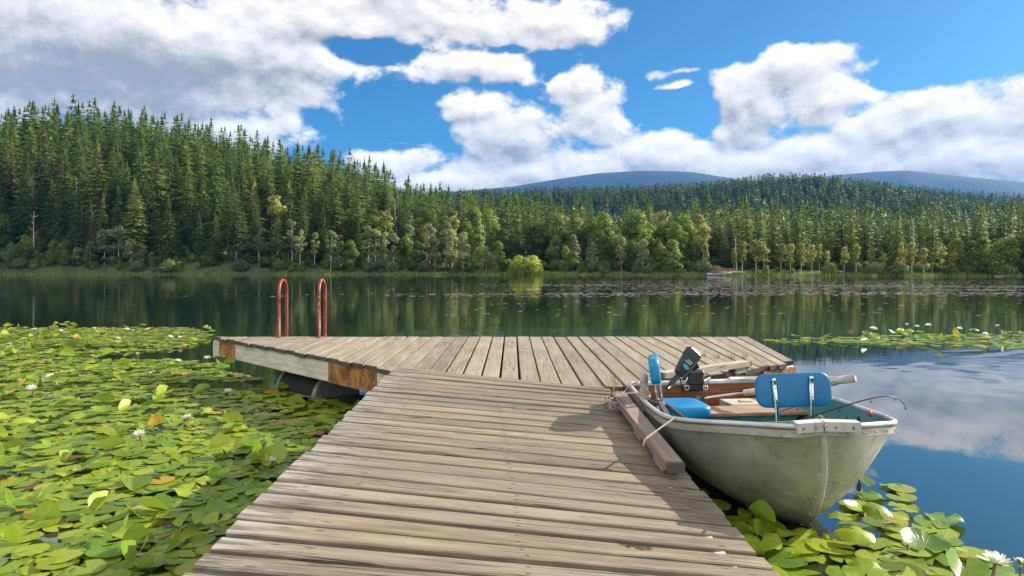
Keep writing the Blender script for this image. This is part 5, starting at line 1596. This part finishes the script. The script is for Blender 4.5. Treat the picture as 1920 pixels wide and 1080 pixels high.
# stems, buds and debris
M['stem'] = material('lily_stem', lambda g: bsdf(g, g.mix(g.noise(g.pos(), 20, 2), (.16, .09, .04), (.28, .20, .07)), .6))
M['petal'] = material('white_petal', lambda g: bsdf(g, (.80, .80, .74), .45, trans=.3, tcol=(.8, .8, .7)))
M['heart'] = material('yellow_stamens', lambda g: bsdf(g, (.75, .45, .03), .6))
M['sepal'] = material('green_sepal', lambda g: bsdf(g, (.16, .20, .05), .5, trans=.2))
def flower_meshes(open_, seed):
    r = random.Random(seed); pe, he, se = MB(), MB(), MB()
    def petal(mb, az, L, w, tilt, curl):
        d = Vector((math.cos(az), math.sin(az), 0)); s = Vector((-d.y, d.x, 0)); V_ = []
        for k, (t, ww) in enumerate(((0, .35), (.3, .85), (.6, 1.0), (.85, .6), (1.0, .06))):
            el = tilt + curl * t; 
            p = d * (L * t * math.cos(tilt + curl * t * .5)) + Vector((0, 0, L * t * math.sin(tilt + curl * t * .5)))
            V_ += [p - s * w * ww + Vector((0, 0, w * .35 * ww)), p, p + s * w * ww + Vector((0, 0, w * .35 * ww))]
        mb.add(V_, [(3 * k + j, 3 * k + j + 1, 3 * k + j + 4, 3 * k + j + 3) for k in range(4) for j in range(2)], 0, True)
    for (n, L, w, tilt) in ((8, 1.0, .20, .22), (8, .92, .18, .55), (7, .75, .15, .95)) if open_ else ((6, .95, .24, .95), (6, .9, .22, 1.15), (5, .8, .2, 1.3)):
        o = r.uniform(0, 6)
        for k in range(n): petal(pe, o + 6.283 * (k + r.uniform(-.15, .15)) / n, L * r.uniform(.9, 1.08), w, tilt + r.uniform(-.1, .1), .25)
    he.ball((0, 0, .16), .17, 10, 6, (1, 1, .8))
    for k in range(18):
        a_ = k * .349; he.add([(.12 * math.cos(a_), .12 * math.sin(a_), .12), (.12 * math.cos(a_ + .2), .12 * math.sin(a_ + .2), .12), (.22 * math.cos(a_ + .1), .22 * math.sin(a_ + .1), .36)], [(0, 1, 2)])
    for k in range(4): petal(se, .4 + k * 1.571, 1.02, .2, .10 if open_ else .9, .1)
    def me(mb, nm, mt):
        m_ = bpy.data.meshes.new(nm); m_.from_pydata(mb.v, [], mb.f); m_.materials.append(mt); m_.polygons.foreach_set('use_smooth', [True] * len(mb.f)); m_.update(); return m_
    return me(pe, 'petals', M['petal']), me(he, 'stamens', M['heart']), me(se, 'sepals', M['sepal'])
FLW = [flower_meshes(True, 1), flower_meshes(True, 2), flower_meshes(False, 3)]
FL = [  # column, row, relative size, form, label
    (416, 836, 1.05, 0, 'white water lily fully open in front of the gangway edge, mid field'), (262, 818, 1.0, 1, 'white water lily tilted open near the folded upright pad'), (508, 870, .8, 2, 'half open white water lily closest to the gangway boards'),
    (352, 785, .9, 0, 'white water lily behind the dark folded upright pad'), (428, 736, .95, 0, 'white water lily in the shade edge before the flotation barrel'), (389, 673, 1.1, 0, 'white water lily nearest the rusty dock corner'),
    (335, 679, 1.0, 1, 'white water lily left of the one at the rusty dock corner'), (280, 705, .9, 2, 'half open white water lily by a raised pad, mid field'), (95, 709, 1.15, 0, 'white water lily standing clear in the field, second row from the camera left'),
    (60, 731, 1.1, 1, 'white water lily beside a tall yellow bud at the left of the field'), (20, 650, 1.2, 2, 'tall white water lily at the left rim of the far field'), (44, 654, .8, 2, 'small half closed white water lily at the left rim of the far field'),
    (64, 620, 1.2, 1, 'white water lily at the left end of the field back edge'), (115, 622, 1.1, 0, 'white water lily on the field back edge, second from its left end'), (177, 617, 1.0, 0, 'white water lily on the field back edge, middle one'),
    (239, 619, 1.1, 1, 'white water lily on the field back edge beside a closed pale bud'), (277, 619, 1.1, 0, 'white water lily at the right tip of the field back edge'), (250, 622, .9, 2, 'pale half closed water lily on the field back edge'),
    (320, 634, 1.3, 0, 'white water lily on the long pad spit pointing to the ladder'), (338, 634, .9, 1, 'smaller white water lily at the end of the pad spit'), (222, 636, 1.0, 0, 'white water lily between the field back edge and the pad spit'), (258, 667, .8, 2, 'pale half closed water lily alone on the open gap'),
    (1866, 1058, 1.15, 0, 'large white water lily with a yellow heart beside the boat pads'), (1913, 1064, .7, 2, 'half closed water lily cut by the frame beside the boat pads'),
    (1638, 618, 1.5, 0, 'white water lily at the near tip of the far lily patch'), (1700, 612, 1.2, 2, 'upright white water lily in the middle of the far patch'), (1741, 611, 1.3, 0, 'white water lily on top of the far patch behind raised pads'), (1720, 613, 1.0, 1, 'white water lily between two upright ones in the far patch'),
    (1800, 617, 1.0, 1, 'white water lily on the far patch beside an orange pad'), (1848, 628, 1.2, 0, 'white water lily at the front rim of the far patch'), (1852, 636, 1.2, 1, 'lowest white water lily at the front rim of the far patch'), (1887, 629, 1.0, 2, 'creamy half closed water lily in the far patch'), (1912, 627, 1.1, 2, 'white water lily at the frame edge of the far patch'), (1871, 612, 1.0, 1, 'white water lily standing highest at the back of the far patch')]
for (xp, yp, s, f, l) in FL:
    c = at(xp, yp, .10); r = .066 * s
    t = thing('water_lily', c, l, 'flower', 'white water lilies'); t.scale = (r, r, r); t.rotation_euler = (U(-.2, .35), U(-.25, .25), U(0, 6.28))
    for m_, nm in zip(FLW[f], ('petals', 'stamens', 'sepals')):
        k = bpy.data.objects.new(nm, m_); COL.objects.link(k); k.parent = t
    mb = MB(); mb.tube([(0, 0, .05), (.1, .1, -.8), (.2, .3, -1.6)], .09, 6); k = mb.build('stalk', M['stem']); k.parent = t
def stem(P, r, label, grp): 
    mb = MB(); mb.tube(catmull(P, 14), r, 6); tag(mb.build('lily_stalk', M['stem']), label, 'stalk', grp)
stem([at(1703, 1048, .0), at(1703, 1015, .06), at(1705, 985, .13)], .006, 'brown upright stem between the pads beside the boat bow', None)
stem([at(540, 1020, .02) + Vector((-.75, 0, 0)), at(300, 1010, .03), at(352, 985, .08)], .007, 'pale thick stem lying over pads near the gangway foot', None)
stem([at(430, 800, .01), at(470, 770, .03), at(520, 752, .02)], .007, 'long pale stem lying across pads before the barrel', None)
stem([at(1650, 1058, .01), at(1672, 1045, .03), at(1690, 1036, .05)], .004, 'thin pinkish stem curving over pads beside the bow', None)
for (xp, yp, h, l) in ((78, 733, .13, 'tall yellow green bud standing beside a white lily'), (420, 792, .09, 'pale yellow leaf bud standing in the field before the dock'), (316, 628, .10, 'small round bud on the field back edge'), (34, 617, .10, 'round yellow bud at the left end of the field back edge'), (1415, 945, .12, 'pale folded leaf bud in the shade between gangway and hull'), (1611, 897, .08, 'brown tipped bud beside the boat stem')):
    b = at(xp, yp, .0); t = thing('lily_bud', b, l, 'flower bud', 'closed lily buds')
    mb = MB(); mb.tube([b + Vector((0, 0, -.05)), b + Vector((0, 0, h * .6))], .006, 6); mb.build('stalk', M['stem'], t)
    mb = MB(); mb.ball(b + Vector((0, 0, h * .8)), h * .42, 10, 8, (.5, .5, 1.05)); mb.build('bud', M['sepal'], t)

# ------------------------------------------------------------------ haze
hz_ = MB(); hz_.box((300, 2350, 420), (9000, 6400, 860))
ho = hz_.build('haze', material('haze_air', lambda g: g.n('ShaderNodeBsdfTransparent').outputs[0]))
hm = ho.data.materials[0]; nt = hm.node_tree; nt.nodes.clear()
g = G(nt); out = g.n('ShaderNodeOutputMaterial'); pv = g.n('ShaderNodeVolumePrincipled')
pv.inputs['Color'].default_value = (.025, .35, 1.0, 1); pv.inputs['Density'].default_value = 0.72e-4
nt.links.new(pv.outputs[0], out.inputs['Volume'])
tag(ho, 'thin blue air between the lake and the mountains', kind='stuff')
